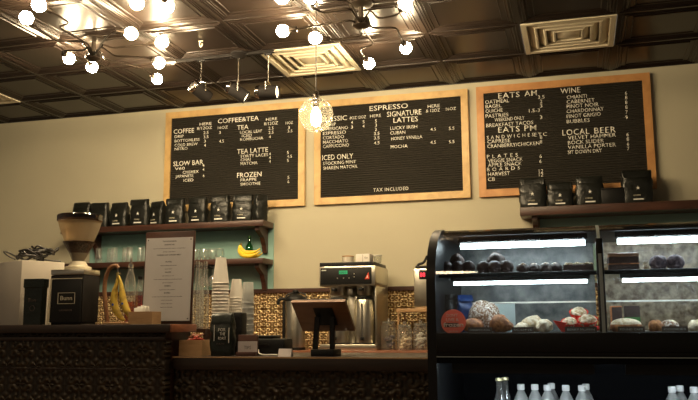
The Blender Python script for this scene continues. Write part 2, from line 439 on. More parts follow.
# ================================================================ CEILING LAMPS
def arm_lamp(name, label, centre, arms):
    t = thing(name, label, 'ceiling lamp', (centre[0], centre[1], H), 0, 'many-armed ceiling lamps')
    c = Vector((centre[0], centre[1], H))
    link('canopy', lathe(BM(), [(.0, 0), (.075, 0), (.075, -.012), (.05, -.022), (.015, -.028), (.015, -.10), (.048, -.108), (.055, -.125), (.055, -.15), (.03, -.165), (.01, -.17)], 20), 'iron', t)
    for px in arms:
        pts = [atz(u, v, H-.135)-c for u, v in px]
        bulb = pts[-1]; path = pts[:-1]
        st = path[0].copy(); st.z = 0; st = st.normalized()*.035; st.z = -.14
        path = [st]+path
        d = (bulb-path[-1]); L_ = d.length; d.normalize()
        end = bulb-d*.055
        if (end-path[-1]).dot(d) < .01: path[-1] = bulb-d*.09
        # short straights with rounded corners
        q = [path[0]]
        for a, b, c2 in zip(path, path[1:], path[2:]+[end]):
            r1 = min(.03, (b-a).length*.4); r2 = min(.03, (c2-b).length*.4)
            q += [b+(a-b).normalized()*r1, b+(a-b).normalized()*r1*.3+(c2-b).normalized()*r2*.3, b+(c2-b).normalized()*r2]
        q.append(end)
        arm = link('arm', tube(BM(), q, .0065, 8), 'iron', t)
        R = d.to_track_quat('Z', 'Y').to_matrix().to_4x4()
        link('socket', lathe(BM(), [(.008, -.10), (.019, -.095), (.019, -.045), (.016, -.035)], 14, bulb, R), 'iron', arm)
        link('bulb', lathe(BM(), [(.014, -.050), (.019, -.038), (.034, -.022), (.041, 0), (.037, .018), (.025, .034), (.009, .041)], 16, bulb, R), 'bulb', arm)
    return t
c1 = atz(94, 38, H)
arm_lamp('arm_lamp', 'many-armed iron ceiling lamp at the upper left with round bulbs', (c1.x, c1.y), [
    [(82, 41), (55, 41), (36, 26), (26.5, 18)],
    [(88, 44), (58, 27), (70, 23), (52, 12), (39, 5)],
    [(90, 46), (84, 50.5), (61, 51), (69, 58.5)],
    [(92, 50), (87, 57), (92, 67)],
    [(104, 40), (113, 31), (131, 33.5)],
    [(103, 44), (112, 48), (146, 45), (162, 42)],
    [(101, 46), (114, 56), (147, 57), (159, 63)],
    [(98, 48), (106, 60), (142, 68), (157, 79)]])
c2 = atz(361, 3, H)
arm_lamp('arm_lamp', 'many-armed iron ceiling lamp right of the hanging globe cord', (c2.x, c2.y), [
    [(350, 20), (296, 29), (283, 31)],
    [(357, 24), (362, 36), (335, 39.5), (315, 38)],
    [(360, 24), (374, 44.5), (359, 49), (369, 63.5)],
    [(367, 15), (371, 28), (396, 27.5), (406, 48)],
    [(370, 10), (378, 19), (398, 15), (405, 3)],
    [(350, 8), (324, 13), (314, 9), (310, -3)],
    [(350, 1), (310, -3), (282, -3)]])
c3 = atz(150, -34, H)
arm_lamp('arm_lamp', 'many-armed ceiling lamp nearest the viewer, only its bright bulbs in view at the top left', (c3.x, c3.y), [
    [(140, -26), (143, -10), (137, 3)],
    [(160, -26), (160, -10), (167, 6)],
    [(120, -40), (90, -45), (70, -30)],
    [(180, -40), (215, -50), (240, -30)],
    [(150, -60), (160, -80), (190, -90)]])

# hanging globe
g = at(316, 115, 4.3); 
t = thing('globe_pendant_lamp', 'clear seeded glass globe lamp hanging on a thin black cord over the counter', 'pendant lamp', (g.x, g.y, g.z))
zt = H-g.z
link('canopy', lathe(BM(), [(0, zt-.025), (.05, zt-.02), (.055, zt-.001), (0, zt)], 20), 'iron', t)
link('cord', tube(BM(), [(0, 0, .15), (0, 0, zt-.02)], .003, 6), 'rubber', t)
link('hook', tube(BM(), [(-.018, 0, .10), (-.016, 0, .125), (0, 0, .142), (.016, 0, .125), (.018, 0, .10)], .003, 6, smooth=4), 'iron', t)
link('cap', lathe(BM(), [(.0, .122), (.012, .12), (.014, .10), (.03, .096), (.032, .086)], 18), 'iron', t)
link('globe', lathe(BM(), [(.032*1, .094)]+[(.101*math.sin(a), .101*math.cos(a)) for a in [.33+i*(PI-.33)/18 for i in range(1, 19)]], 32, cap=False), thin_glass('seeded glass', (.96, .94, .86), .07, .7, .08, .045, (1, .95, .8)), t)
link('socket', lathe(BM(), [(.016, .09), (.018, .06), (.014, .045)], 14), 'iron', t)
link('bulb', lathe(BM(), [(.012, .046), (.018, .03), (.028, 0), (.031, -.03), (.024, -.055), (.008, -.068)], 18), 'filament', t)

# track with three spotlights
a = atz(172, 61, H-.03); b = atz(277, 56.5, H-.03)
TY = (a.y+b.y)/2
t = thing('track_light', 'black ceiling track with three swivel spotlights above the left menu board', 'track light', ((a.x+b.x)/2, TY, H))
hl = (b.x-a.x)/2
link('track', box(BM(), -hl, hl, -.013, .013, -.022, .0, .002), 'trackblack', t)
cx = atz(232, 50, H-.02).x-(a.x+b.x)/2
link('canopy', lathe(BM(), [(.0, 0), (.065, 0), (.065, -.012), (.035, -.034), (0, -.036)], 20, (cx, 0, 0)), 'trackblack', t)
for u, v, az, el in ((201, 92, 1.05, -.45), (238, 92.5, .35, -.55), (268, 92, .05, -.06)):
    p = at(u, v, TY)-Vector(((a.x+b.x)/2, TY, H))
    d = Vector((math.cos(az)*math.cos(el), math.sin(az)*math.cos(el), math.sin(el)))
    R = d.to_track_quat('Z', 'Y').to_matrix().to_4x4() @ Matrix.Scale(1.35, 4)
    head = link('spotlight', lathe(BM(), [(.0, -.068), (.022, -.066), (.033, -.05), (.036, -.04), (.036, .055), (.034, .055), (.034, .03)], 20, p, R, cap=False), 'trackblack', t)
    link('lens', lathe(BM(), [(0, .042), (.033, .042), (.033, .046), (0, .047)], 18, p, R), 'spot', head, 'glowing lens')
    link('rear_ring', lathe(BM(), [(.024, -.069), (.034, -.064), (.037, -.052), (.036, -.045)], 18, p, R, cap=False), 'chrome', head, 'chrome rear ring')
    side = d.cross(Vector((0, 0, 1))).normalized()
    top = p+Vector((0, 0, .078))
    link('yoke', tube(tube(BM(), [p+side*.056, p+side*.056+Vector((0, 0, .06)), top, p-side*.056+Vector((0, 0, .06)), p-side*.056], .005, 6), [p-side*.06, p+side*.06], .005, 6), 'chrome', head)
    link('stem', tube(BM(), [top, Vector((top.x, top.y, -.02))], .0045, 8), 'chrome', head)
    link('connector', box(BM(), top.x-.028, top.x+.028, -.012, .012, -.036, -.020, .003), 'blackmetal', head)
# little hook on the ceiling
p = atz(201, 41, H)
t = thing('ceiling_hook', 'tiny cream hook on the ceiling above the left spotlight', 'hook', (p.x, p.y, H))
link('plate', box(BM(), -.014, .014, -.010, .010, -.005, 0, .002), 'vent', t)
link('hook', tube(BM(), [(-.009, 0, -.004), (-.009, 0, -.032), (.0, 0, -.042), (.009, 0, -.032), (.009, 0, -.02)], .004, 8, smooth=4), 'vent', t)

# ================================================================ MENU BOARDS
BY = WY-.035
def board(label, x0, x1, z0, z1, fm):
    t = thing('menu_board', label, 'menu board', (x0, WY-.001, z0), 0, 'framed letter boards')
    W, Hh = x1-x0, z1-z0; f = .058
    link('felt_panel', box(BM(), f-.01, W-f+.01, -.022, -.004, f-.01, Hh-f+.01), 'felt', t)
    for nm, ps in (('frame_rail', [(0, 0), (W, 0), (W-f, f), (f, f)]), ('frame_rail', [(0, Hh), (W, Hh), (W-f, Hh-f), (f, Hh-f)]),
                   ('frame_stile', [(0, 0), (f, f), (f, Hh-f), (0, Hh)]), ('frame_stile', [(W, 0), (W-f, f), (W-f, Hh-f), (W, Hh)])):
        link(nm, prism(BM(), ps, -.034, 0, 'y'), fm, t, smooth=0)
    def put(kind, s, u, v, cap, width=None, sp=1.0):
        # cap height and width in photo pixels (8 mm each at this wall)
        p = at(u, v, WY-.024)
        q = at(u+width, v-.09*width, WY-.024).x-p.x if width else None
        text(kind, s, t, p.x-x0, p.z-z0, -.0225, cap*.0081, q, 'white', sp, .006 if cap > 4.5 else .002)
    return t, put
t, put = board('framed letter board headed COFFEE & TEA, left of three', -3.553, -2.214, 1.018+EYE, 1.936+EYE, 'pine')
for a in [('heading', 'COFFEE&TEA', 217.8, 123.5, 5.2, 41), ('heading', 'COFFEE', 173.6, 134, 5.2, 20.5), ('heading', 'SLOW BAR', 173.2, 166.3, 5.4, 30),
          ('heading', 'TEA', 237, 129.8, 5, 11.5), ('heading', 'TEA LATTE', 237, 154, 5.3, 31), ('heading', 'FROZEN', 237, 177.8, 5.4, 24.5),
          ('column_heading', 'HERE', 199.6, 125.6, 3.2, 12), ('column_heading', '8/12OZ', 197, 130, 3.4, 15), ('column_heading', '16OZ', 217.8, 129.2, 3.2, 10),
          ('column_heading', 'HERE', 266, 120.8, 3.2, 11), ('column_heading', '8/12OZ', 264, 125.4, 3.4, 14), ('column_heading', '16OZ', 285.5, 124.4, 3.2, 7.5)]: put(*a)
for s, u, v, wd in (('DRIP', 174.6, 138.2, 9), ('BOTTOMLESS', 174.6, 142.6, 25), ('COLD BREW', 174.6, 146.8, 23), ('NITRO', 174.6, 150.6, 13), ('V60', 174.8, 170.3, 10),
                    ('CHEMEX', 182.7, 173.8, 16), ('JAPANESE', 175.4, 178, 18), ('ICED', 183.4, 181.9, 10), ('LOCAL LEAF', 240, 133.9, 22), ('ICED', 241.8, 137.3, 10), ('KOMBUCHA', 240.2, 141, 23),
                    ('TORTY LACES', 240, 157.9, 28), ('CHAI', 240.5, 161.4, 10), ('MATCHA', 240.5, 165.2, 17), ('FRAPPE', 240.5, 181.6, 16), ('SMOOTHIE', 240.5, 185.8, 20)): put('menu_line', s, u, v, 3.3, wd)
for s, u, v in (('2.5', 203.5, 134.2), ('3.5', 203.5, 138.4), ('3', 204, 142.6), ('4', 204, 146.8), ('4', 202.5, 167), ('4', 202.5, 171), ('4', 202.5, 177.4), ('3', 219, 134), ('4.5', 219, 142.8),
                ('2.5', 268.5, 129.8), ('2.5', 268.5, 134), ('4', 269, 138.3), ('3', 288, 129), ('3.5', 287.5, 132.6), ('4', 269, 155.5), ('4', 269, 159.2), ('4', 269, 163), ('5', 287, 154), ('4.5', 287, 158),
                ('5', 287, 162), ('5', 287.5, 179), ('6', 287.5, 183.3)): put('price', s, u, v, 3.3, 1.8*len(s) if len(s) < 2 else 5)
t, put = board('framed letter board headed ESPRESSO, middle of three', -2.128, -.803, 1.018+EYE, 1.923+EYE, 'pine')
for a in [('heading', 'ESPRESSO', 369.5, 111, 5.2, 38.5), ('heading', 'CLASSIC', 320, 122, 5.2, 27), ('heading', 'SIGNATURE', 387, 117, 5.6, 34.5), ('heading', 'LATTES', 393.5, 123, 5.4, 24.5), ('heading', 'ICED ONLY', 322.2, 160.4, 5.6, 31),
          ('column_heading', '8OZ', 349.7, 119.5, 3.2, 7), ('column_heading', '12OZ', 358, 118.8, 3.2, 8), ('column_heading', 'HERE', 370, 117.6, 3.2, 11),
          ('column_heading', 'HERE', 427.7, 108, 3.4, 12), ('column_heading', '& 12OZ', 426, 112.6, 3.4, 14), ('column_heading', '16OZ', 446, 110.6, 3.2, 10),
          ('footer', 'TAX INCLUDED', 373.4, 191.8, 3.6, 35, 1.2)]: put(*a)
for s, u, v, wd in (('DRIP', 326, 126.4, 10), ('AMERICANO', 323, 130.8, 25), ('ESPRESSO', 323, 135.2, 23), ('CORTADO', 323, 139.6, 21), ('MACCHIATO', 323, 143.9, 25), ('CAPPUCCINO', 323, 148.2, 26),
                    ('LUCKY IRISH', 390.3, 130, 27), ('CUBAN', 390.3, 134.8, 15), ('HONEY VANILLA', 391.3, 140.4, 31), ('MOCHA', 390.6, 148.6, 17), ('STOCKING MINT', 323, 165.2, 33), ('SHAKEN MATCHA', 323.4, 169.9, 34)): put('menu_line', s, u, v, 3.5, wd)
for s, u, v in (('4', 351, 124), ('3', 351, 128.6), ('5', 362.5, 123.4), ('4', 362.5, 127.8), ('5', 375, 122.5), ('3', 375, 126.8), ('2', 375, 131), ('3.5', 374, 135.2), ('3.5', 374, 139.6), ('4.5', 374, 144.6),
                ('4.5', 430.5, 131), ('5.5', 449, 130), ('4.5', 430.5, 144), ('5.5', 449, 143.4)): put('price', s, u, v, 3.3, 2 if len(s) < 2 else 5.5)
t, put = board('framed letter board headed EATS AM and WINE, right of three', -.733, .606, 1.017+EYE, 1.929+EYE, 'pine_red')
for a in [('heading', 'EATS', 498.3, 98.6, 5.6, 21.5, 1.1), ('heading', 'AM', 524.5, 96.3, 5.6, 12.5, 1.1), ('heading', 'WINE', 560.6, 93.8, 5.4, 20), ('heading', 'EATS', 498.3, 132.8, 5.6, 21.5, 1.1), ('heading', 'PM', 524.5, 131, 5.6, 12, 1.1), ('heading', 'LOCAL', 562.5, 135.6, 5.8, 27, 1.1), ('heading', 'BEER', 594.5, 133.6, 5.8, 21.5, 1.1),
          ('menu_line', 'SANDWICHES', 487, 139.4, 3.6, 47, 1.7), ('menu_line', 'ETC', 534.5, 136.6, 3.6, 12.5, 1.3), ('menu_line', 'PLATES', 487, 158.4, 3.6, 31, 1.8), ('menu_line', 'BOARDS', 487, 171.4, 3.6, 33, 1.8)]: put(*a)
for s, u, v, wd in (('OATMEAL', 485.2, 104, 24), ('BAGEL', 485.6, 108.3, 16), ('QUICHE', 485.6, 113, 17), ('PASTRIES', 485.6, 118, 23), ('WEEKEND ONLY', 494.6, 121.7, 30), ('BREAKFAST TACOS', 486.3, 127.4, 47),
                    ('CAPRESE', 487.4, 143.6, 23), ('CRANBERRY/CHICKEN', 487.4, 148.2, 52), ('VEGGIE SNACK', 488, 162.8, 35), ('APPLE SNACK', 488, 167.1, 34), ('HARVEST', 488, 176.2, 22), ('CB', 488, 181.2, 7),
                    ('CHIANTI', 566.8, 99.2, 20), ('CABERNET', 566.8, 103.8, 28), ('PINOT NOIR', 566.8, 108.4, 32), ('CHARDONNAY', 566.8, 113.2, 37), ('PINOT GRIGIO', 566.8, 118.2, 34), ('BUBBLES', 566.8, 123.4, 23),
                    ('VELVET HAMMER', 568, 139.8, 48), ('BOCK SLIDER', 568, 144.6, 36), ('VANILLA PORTER', 568, 149.3, 48), ('SIT DOWN DRY', 568, 154.2, 34)): put('menu_line', s, u, v, 3.7, wd)
for s, u, v in (('3.5', 538, 99), ('2', 540, 103.3), ('3', 540, 107.6), ('1.5-3', 529, 112.6), ('3', 540, 119), ('8', 540, 139), ('8', 540, 143.5), ('6', 539.5, 158), ('6', 539.5, 163), ('12', 539, 173), ('12', 539, 176.6),
                ('6', 625, 94.8), ('8', 625.2, 99.4), ('8', 625.3, 104.2), ('8', 625.4, 109), ('7', 625.5, 114), ('9', 625.6, 119.2), ('6', 626.6, 136.4), ('8', 626.8, 141), ('6', 627, 145.6), ('7', 627.2, 150.4)): put('price', s, u, v, 3.6, 2.2*len(s) if len(s) > 1 else 2.4)

# ================================================================ WALL SHELVES
def bracket(t, x, zt, h=.21, d=.2):
    pts = [(-.001, zt), (-.001, zt-h), (-.03, zt-h), (-.05, zt-h*.7), (-.09, zt-h*.4), (-d, zt-.03), (-d, zt)]
    link('bracket', prism(BM(), pts, x-.02, x+.02, 'x'), 'darkwood', t, smooth=0)
SH1, SH2, SHR = 1.951, 1.634, 1.957
t = thing('wall_shelf', 'upper dark wooden wall shelf on the left carrying the black coffee bags', 'shelf', (0, WY-.012, SH1))
link('board', box(BM(), -4.45, -2.50, -.24, 0, -.05, 0, .003), 'darkwood', t); bracket(t, -2.57, -.05); bracket(t, -4.2, -.05)
t = thing('wall_shelf', 'lower dark wooden wall shelf on the left carrying glasses and bananas', 'shelf', (0, WY-.012, SH2))
link('board', box(BM(), -4.45, -2.50, -.24, 0, -.045, 0, .003), 'darkwood', t); bracket(t, -2.57, -.045); bracket(t, -4.2, -.045)
t = thing('wall_shelf', 'dark wooden wall shelf under the right menu board above the pastry case', 'shelf', (0, WY-.012, SHR))
link('board', box(BM(), -.405, 1.9, -.24, 0, -.065, 0, .003), 'darkwood', t); bracket(t, -.30, -.065, .14); bracket(t, 1.2, -.065, .14)

# ---- coffee bags
def bag_mesh(wd, dp, h, seed, fold=.05, lean=0.0):
    rnd = random.Random(seed); bm = BM(); n = 20; rings = []
    for k in range(13):
        t_ = k/12; z = h*t_
        # full body below, gathered into a thin top edge
        g_ = max(0, (t_-.62)/.38)
        ww = wd/2*(1-.06*g_+.03*math.sin(t_*PI)); dd = dp/2*(1-.80*g_**1.2)+.004
        if k == 0: ww *= .96; dd *= .93
        ring = []
        for i in range(n):
            a = 2*PI*i/n; c_, s_ = math.cos(a), math.sin(a)
            e = .45
            x = ww*math.copysign(abs(c_)**e, c_); y = dd*math.copysign(abs(s_)**e, s_)
            j = .0035*math.sin(3*a+seed+k*1.3)+.002*rnd.uniform(-1, 1)
            ring.append(bm.verts.new((x+j, y+j*(.4+.6*t_)+lean*t_*t_, z if k == 0 else z+.003*rnd.uniform(-1, 1))))
        rings.append(ring)
    # rolled-over top flap falling to the front
    base = rings[-1]
    for dy, dz, sh in ((-.012, .004, 1), (-.024, -.012, 1.0), (-.027, -fold, .99)):
        ring = [bm.verts.new((v.co.x*sh, v.co.y*.9+dy, h+dz+(v.co.y-lean)*.2)) for v in base]; rings.append(ring)
    for a, b in zip(rings, rings[1:]):
        for i in range(n): bm.faces.new((a[i], a[(i+1) % n], b[(i+1) % n], b[i]))
    bm.faces.new(list(reversed(rings[0]))); bm.faces.new(rings[-1])
    return bm
def star(bm, x, y, z, r):
    vs = []
    for k in range(10):
        a = PI/2+k*PI/5; rr = r*(1 if k % 2 == 0 else .42)*(1.15 if k in (0, 4, 6) else .9)
        vs.append((x+rr*math.cos(a), z+rr*math.sin(a)))
    return prism(bm, vs, y-.0015, y, 'y')
def coffee_bag(loc, rz, label, group, wd=.142, dp=.085, h=.205, seed=1, logo=True, m='bag', lean=0.0):
    t = thing('coffee_bag', label, 'coffee bag', loc, rz, group)
    link('pouch', bag_mesh(wd, dp, h, seed, lean=lean), m, t, smooth=60)
    if logo:
        yf = -dp/2-.009
        link('emblem', star(BM(), 0, yf, h*.46, .015), 'print', t, 'white star emblem')
        link('label_strip', box(BM(), -.036, .036, yf-.002, yf, h*.10, h*.10+.010), 'print', t, 'white strip near the bottom')
        text('lettering', 'COFFEE', t, -.034, h*.22, yf, .010, .05, 'vent', 1, 0, .0008)
    return t
bags = [(80, 0, 'blank folded black coffee bag behind the hopper, leftmost on the upper shelf', .15, .215, 1.0),
        (97.5, .05, 'black coffee bag partly behind the hopper lid, second on the upper shelf', .15, .205, 0),
        (117, -.05, 'black coffee bag with slanting top, third from the left on the upper shelf', .145, .20, 0),
        (138, .04, 'black coffee bag with high top, fourth from the left on the upper shelf', .145, .215, 0),
        (153, -.3, 'black coffee bag half tucked behind its neighbour, fifth on the upper shelf', .13, .20, .07),
        (173, .06, 'black coffee bag under SLOW BAR, sixth from the left on the upper shelf', .145, .21, 0),
        (196, -.06, 'black coffee bag seventh from the left on the upper shelf', .145, .21, 0),
        (218.5, .03, 'black coffee bag eighth from the left on the upper shelf', .145, .212, 0),
        (241, .08, 'black coffee bag with white emblem, last one before the blank bag at the shelf end', .15, .212, 0),
        (258, .9, 'black coffee bag turned sideways at the right end of the upper shelf', .10, .205, 1)]
for i, (u, rz, lab, wd, h, x) in enumerate(bags):
    y = 6.285 if x != .07 else 6.33
    coffee_bag((fx(u, 6.24, 212), y, SH1), rz, lab, 'coffee bags on the upper left shelf', wd*1.14, .085, h*1.09, i*3+1, x != 1.0, 'bag', .01*((i % 3)-1))
for i, (u, lab, wd, h, lg, y) in enumerate([(532.5, 'black coffee bag at the left end of the right shelf', .20, .235, 1, 6.30), (560, 'black coffee bag slumped low, second on the right shelf', .19, .19, 1, 6.30),
                                  (590, 'black coffee bag with pointed top, third on the right shelf', .20, .225, 1, 6.30), (638, 'black coffee bag at the right end of the row on the right shelf', .215, .25, 1, 6.30)]):
    coffee_bag((fx(u, 6.25, 195), y, SHR), .02*(i-1), lab, 'coffee bags on the right shelf', wd, .09, h, 40+i*5, bool(lg))
x = fx(613, 6.28, 200)
t = thing('black_box', 'small plain black box between the bags on the right shelf', 'box', (x, 6.30, SHR))
link('carton', box(BM(), -.082, .082, -.05, .05, 0, .115, .004), 'black', t)
link('lid', box(BM(), -.084, .084, -.052, .052, .115, .125, .003), 'blackmetal', t)

# ---- glasses on the lower shelf
def tumbler(loc, label, group, r0=.032, r1=.026, h=.13, inverted=True, first=[None]):
    t = thing('drinking_glass', label, 'glass', loc, 0, group)
    pr_ = [(r0, 0), (r1, h), (r1-.002, h+.004), (0, h+.004)] if inverted else [(0, 0), (r1, 0), (r1+.003, .01), (r0, h)]
    link('glass', lathe(BM(), pr_, 20, cap=False), 'glass', t)
    link('rim', lathe(BM(), [(r0-.001, (0 if inverted else h)), (r0+.0015, (.002 if inverted else h-.002)), (r0+.0015, (.005 if inverted else h+.001)), (r0-.001, (.005 if inverted else h+.001))], 20, cap=False), 'glass', t)
    return t
g0 = None
for k in range(9):
    u = 99+k*7.6
    loc = (fx(u, 6.27, 255), 6.27+.06*(k % 2), SH2)
    lab = 'upturned clear tumbler in the row on the lower shelf above the bananas'
    if g0 is None: g0 = tumbler(loc, lab, 'upturned tumblers left of the menu clipboard')
    else: dup(g0, loc)
def wineglass(loc, label, group):
    t = thing('stemless_glass', label, 'glass', loc, 0, group)
    link('bowl', lathe(BM(), [(0, .002), (.022, 0), (.034, .02), (.040, .045), (.037, .075), (.031, .095)], 22, cap=False), 'glass', t)
    link('rim', lathe(BM(), [(.030, .094), (.032, .094), (.032, .097), (.030, .097)], 22, cap=False), 'glass', t)
    return t
w0 = None
for u, y in ((195, 6.26), (203.5, 6.25), (212, 6.26), (199, 6.35), (208, 6.35), (220, 6.27)):
    loc = (fx(u, y, 250), y, SH2)
    if w0 is None: w0 = wineglass(loc, 'round stemless glass in the cluster left of the shelf bananas', 'stemless glasses on the lower shelf')
    else: dup(w0, loc)
# stemware hanging below the lower shelf
def hanging(loc, label, group):
    t = thing('wine_glass', label, 'wine glass', loc, 0, group)
    link('foot', lathe(BM(), [(0, 0), (.032, -.001), (.032, -.004), (.004, -.010)], 20), 'glass', t)
    link('stem', lathe(BM(), [(.004, -.009), (.0035, -.07), (.006, -.078)], 10), 'glass', t)
    link('bowl', lathe(BM(), [(.005, -.077), (.026, -.09), (.036, -.115), (.035, -.14), (.028, -.165)], 22, cap=False), 'glass', t)
    return t
t = thing('stemware_rack', 'thin rack under the lower shelf holding hanging wine glasses', 'rack', (0, 6.3, SH2-.045))
for dx in (200.5, 208.5, 216.5):
    link('rail', box(BM(), fx(dx, 6.3, 265)-.004, fx(dx, 6.3, 265)+.004, -.09, .1, -.02, 0), 'blackmetal', t)
for dx in (200.5, 208.5, 216.5):
    link('rail_lip', box(BM(), fx(dx, 6.3, 265)-.016, fx(dx, 6.3, 265)+.016, -.09, .1, -.022, -.018), 'blackmetal', t)
h0 = None
for u, y in ((204.5, 6.24), (212.5, 6.24), (204.5, 6.34), (212.5, 6.34)):
    loc = (fx(u, y, 268), y, SH2-.045-.013)
    if h0 is None: h0 = hanging(loc, 'wine glass hanging upside down behind the tall cup stack', 'hanging wine glasses')
    else: dup(h0, loc)

# ---- bananas
def banana(bm, pts, r): return tube(bm, pts, r, 10, [r*.35, r*.8, r, r*1.02, r*.9, r*.4, r*.22], 5)
t = thing('banana_bunch', 'yellow banana bunch lying on the lower wall shelf', 'bananas', (fx(250, 6.27, 252), 6.27, SH2))
for k, (dy, dz, s) in enumerate(((-.03, .0, 1), (.0, .012, .97), (.03, .0, .94), (-.012, .03, .9))):
    pts = [(-.085*s, dy*.3, .11*s+dz*.2), (-.088, dy*.8, .075+dz), (-.07, dy, .045+dz), (-.035, dy*1.3, .024+dz), (.02, dy*1.5, .020+dz), (.07, dy*1.5, .034+dz), (.095, dy*1.4, .052+dz)]
    link('banana', banana(BM(), pts, .019), 'banana2', t)
link('stalk', tube(BM(), [(-.085, 0, .10), (-.083, 0, .135)], .010, 8, [.013, .008]), 'stem', t)
t = thing('green_bottle', 'green glass bottle standing behind the shelf bananas', 'bottle', (fx(249, 6.36, 250), 6.365, SH2))
link('bottle', lathe(BM(), [(0, 0), (.032, 0), (.034, .01), (.034, .10), (.026, .125), (.013, .145), (.012, .19), (.014, .192)], 20, cap=False), 'green', t)
link('cap', lathe(BM(), [(.0, .205), (.014, .203), (.0145, .188), (.0, .186)], 16), 'greenband', t)

# ================================================================ BAR TOP (left)
# cardboard box at the left edge, turned
p = at(18, 322, 3.97)
t = thing('cardboard_box', 'white cardboard box with cables on top at the left end of the bar', 'box', (p.x, 3.975, BAR), math.radians(65))
hb = fz(18, 260, 3.97)-BAR
link('carton', box(BM(), 0, .27, 0, .30, 0, hb, .003), 'carton', t)
link('flap_seam', box(BM(), -.001, .271, .145, .155, hb, hb+.0015), 'tan', t)
bxr = Matrix.Rotation(math.radians(65), 4, 'Z')
bc = Vector((p.x, 3.975, BAR+hb+.002))
t = thing('cable_coil', 'tangled coil of black cable heaped on the white cardboard box', 'cable', bc)
rnd = random.Random(3)
for k in range(6):
    pts = []
    for j in range(14):
        a = j/13*2*PI*1.6+k; rr = .05+.025*rnd.random()
        pts.append(bxr @ Vector((.10+.02*k+rr*1.2*math.cos(a), .11+rr*math.sin(a), .010+.045*rnd.random()+.010*k)))
    link('cable_loop', tube(BM(), pts, .006, 6, smooth=4), 'rubber', t)
link('cable_loop', tube(BM(), [bxr @ Vector(q) for q in ((.03, .14, .01), (-.0, .18, .035), (-.005, .22, .06), (.03, .24, .06), (.06, .20, .035), (.08, .14, .015))], .005, 6, smooth=5), 'rubber', t)
link('loose_end', tube(BM(), [bxr @ Vector(q) for q in ((.12, .10, .02), (.17, .06, .012), (.22, .03, .007), (.255, .02, .006))], .0045, 6, smooth=5), 'rubber', t)
link('plug', box(BM(), -.02, .02, -.014, .014, 0, .028, .004, Matrix.Translation(bxr @ Vector((.16, .09, .002))) @ bxr), 'black', t)
# tall black bag
x = fx(35, 3.98, 322)
t = thing('gift_bag', 'tall black paper bag with faint logo in front of the white cardboard box', 'paper bag', (fx(34, 3.93, 322), 3.932, BAR), .03)
hh = fz(34, 279.5, 3.96)-BAR
bm = BM(); A = []
for z, s, d in ((0, .92, 1), (hh*.8, .99, .9), (hh*.82, 1.1, 1.0), (hh, 1.1, .95)):
    A.append([bm.verts.new((sx*.058*s, sy*.026*d, z)) for sx, sy in ((-1, -1), (1, -1), (1, 1), (-1, 1))])
for a_, b_ in zip(A, A[1:]):
    for k in range(4): bm.faces.new((a_[k], a_[(k+1) % 4], b_[(k+1) % 4], b_[k]))
bm.faces.new(list(reversed(A[0]))); bm.faces.new(A[-1])
link('body', bm, 'bag2', t, smooth=20)
text('lettering', 'Bon', t, -.028, hh*.5, -.0265, .018, .05, 'tag', 1, .01, .0005)
link('emblem', lathe(BM(), [(.014, -.001), (.016, -.001), (.016, .001), (.014, .001)], 20, (0, -.0265, hh*.36), Matrix.Rotation(PI/2, 4, 'X'), cap=False), 'tag', t)
# grinder
GXc = fx(75.5, 4.03, 322); 
s_ = 4.0/F
t = thing('coffee_grinder', 'black coffee grinder with cone hopper of beans on the bar', 'coffee grinder', (GXc, 4.03, BAR))
zb = fz(79, 272, 4.0)-BAR; zc = fz(79, 262, 4.0)-BAR; zh = fz(79, 219, 4.0)-BAR; zl = fz(79, 214.5, 4.0)-BAR
wb = 21.5*s_
link('housing', box(BM(), -wb, wb, -.10, .06, .012, zb-.02, .008), 'trackblack', t)
link('feet', box(BM(), -wb+.01, wb-.01, -.09, .05, 0, .012), 'black', t)
link('side_plate', prism(BM(), [(-wb-.004, .0), (-wb+.008, .0), (-wb+.018, zb-.04), (-wb+.008, zb-.04)], -.112, -.104, 'y'), 'vent', t, 'pale slanted edge of the front')
link('front_panel', box(BM(), -wb+.016, wb-.006, -.110, -.100, .012, zb-.045, .003), 'black', t)
link('trim_line', box(BM(), -wb+.012, wb-.002, -.112, -.108, zb-.043, zb-.039), 'vent', t)
bm = BM()
for x0_, x1_, z0_, z1_ in ((-.055, .055, .115, .1175), (-.055, .055, .175, .1775), (-.055, -.0525, .115, .1775), (.0525, .055, .115, .1775)):
    box(bm, x0_+.01, x1_+.01, -.1125, -.1095, z0_, z1_)
link('logo_frame', bm, 'vent', t, smooth=0)
text('lettering', 'Bunn', t, -.028, .136, -.1105, .024, .075, 'vent', 1, 0, .001)
text('lettering', 'GRINDER', t, -.035, .075, -.1105, .010, .085, 'tag', 1.2, 0, .001)
link('top_deck', box(BM(), -wb-.002, wb+.002, -.10, .06, zb-.02, zb+.012, .006), 'steel', t)
link('collar', lathe(BM(), [(.0, zb+.012), (.075, zb+.012), (.075, zb+.03), (.055, zb+.036), (.04, zc+.005), (0, zc+.005)], 24), 'vent', t, 'cream collar under the hopper')
link('hopper', lathe(BM(), [(.030, zc), (.045, zc+.035), (.108, zh-.06), (.124, zh)], 32, cap=False), 'hopper', t)
link('beans', lathe(BM(), [(.001, zc+.001), (.027, zc+.002), (.042, zc+.035), (.090, zc+.118), (.05, zc+.128), (0, zc+.132)], 28), 'beans', t)
link('lid', lathe(BM(), [(.124, zh-.012), (.128, zh-.010), (.129, zl-.006), (.123, zl), (0, zl)], 32, cap=False), 'smoke', t)
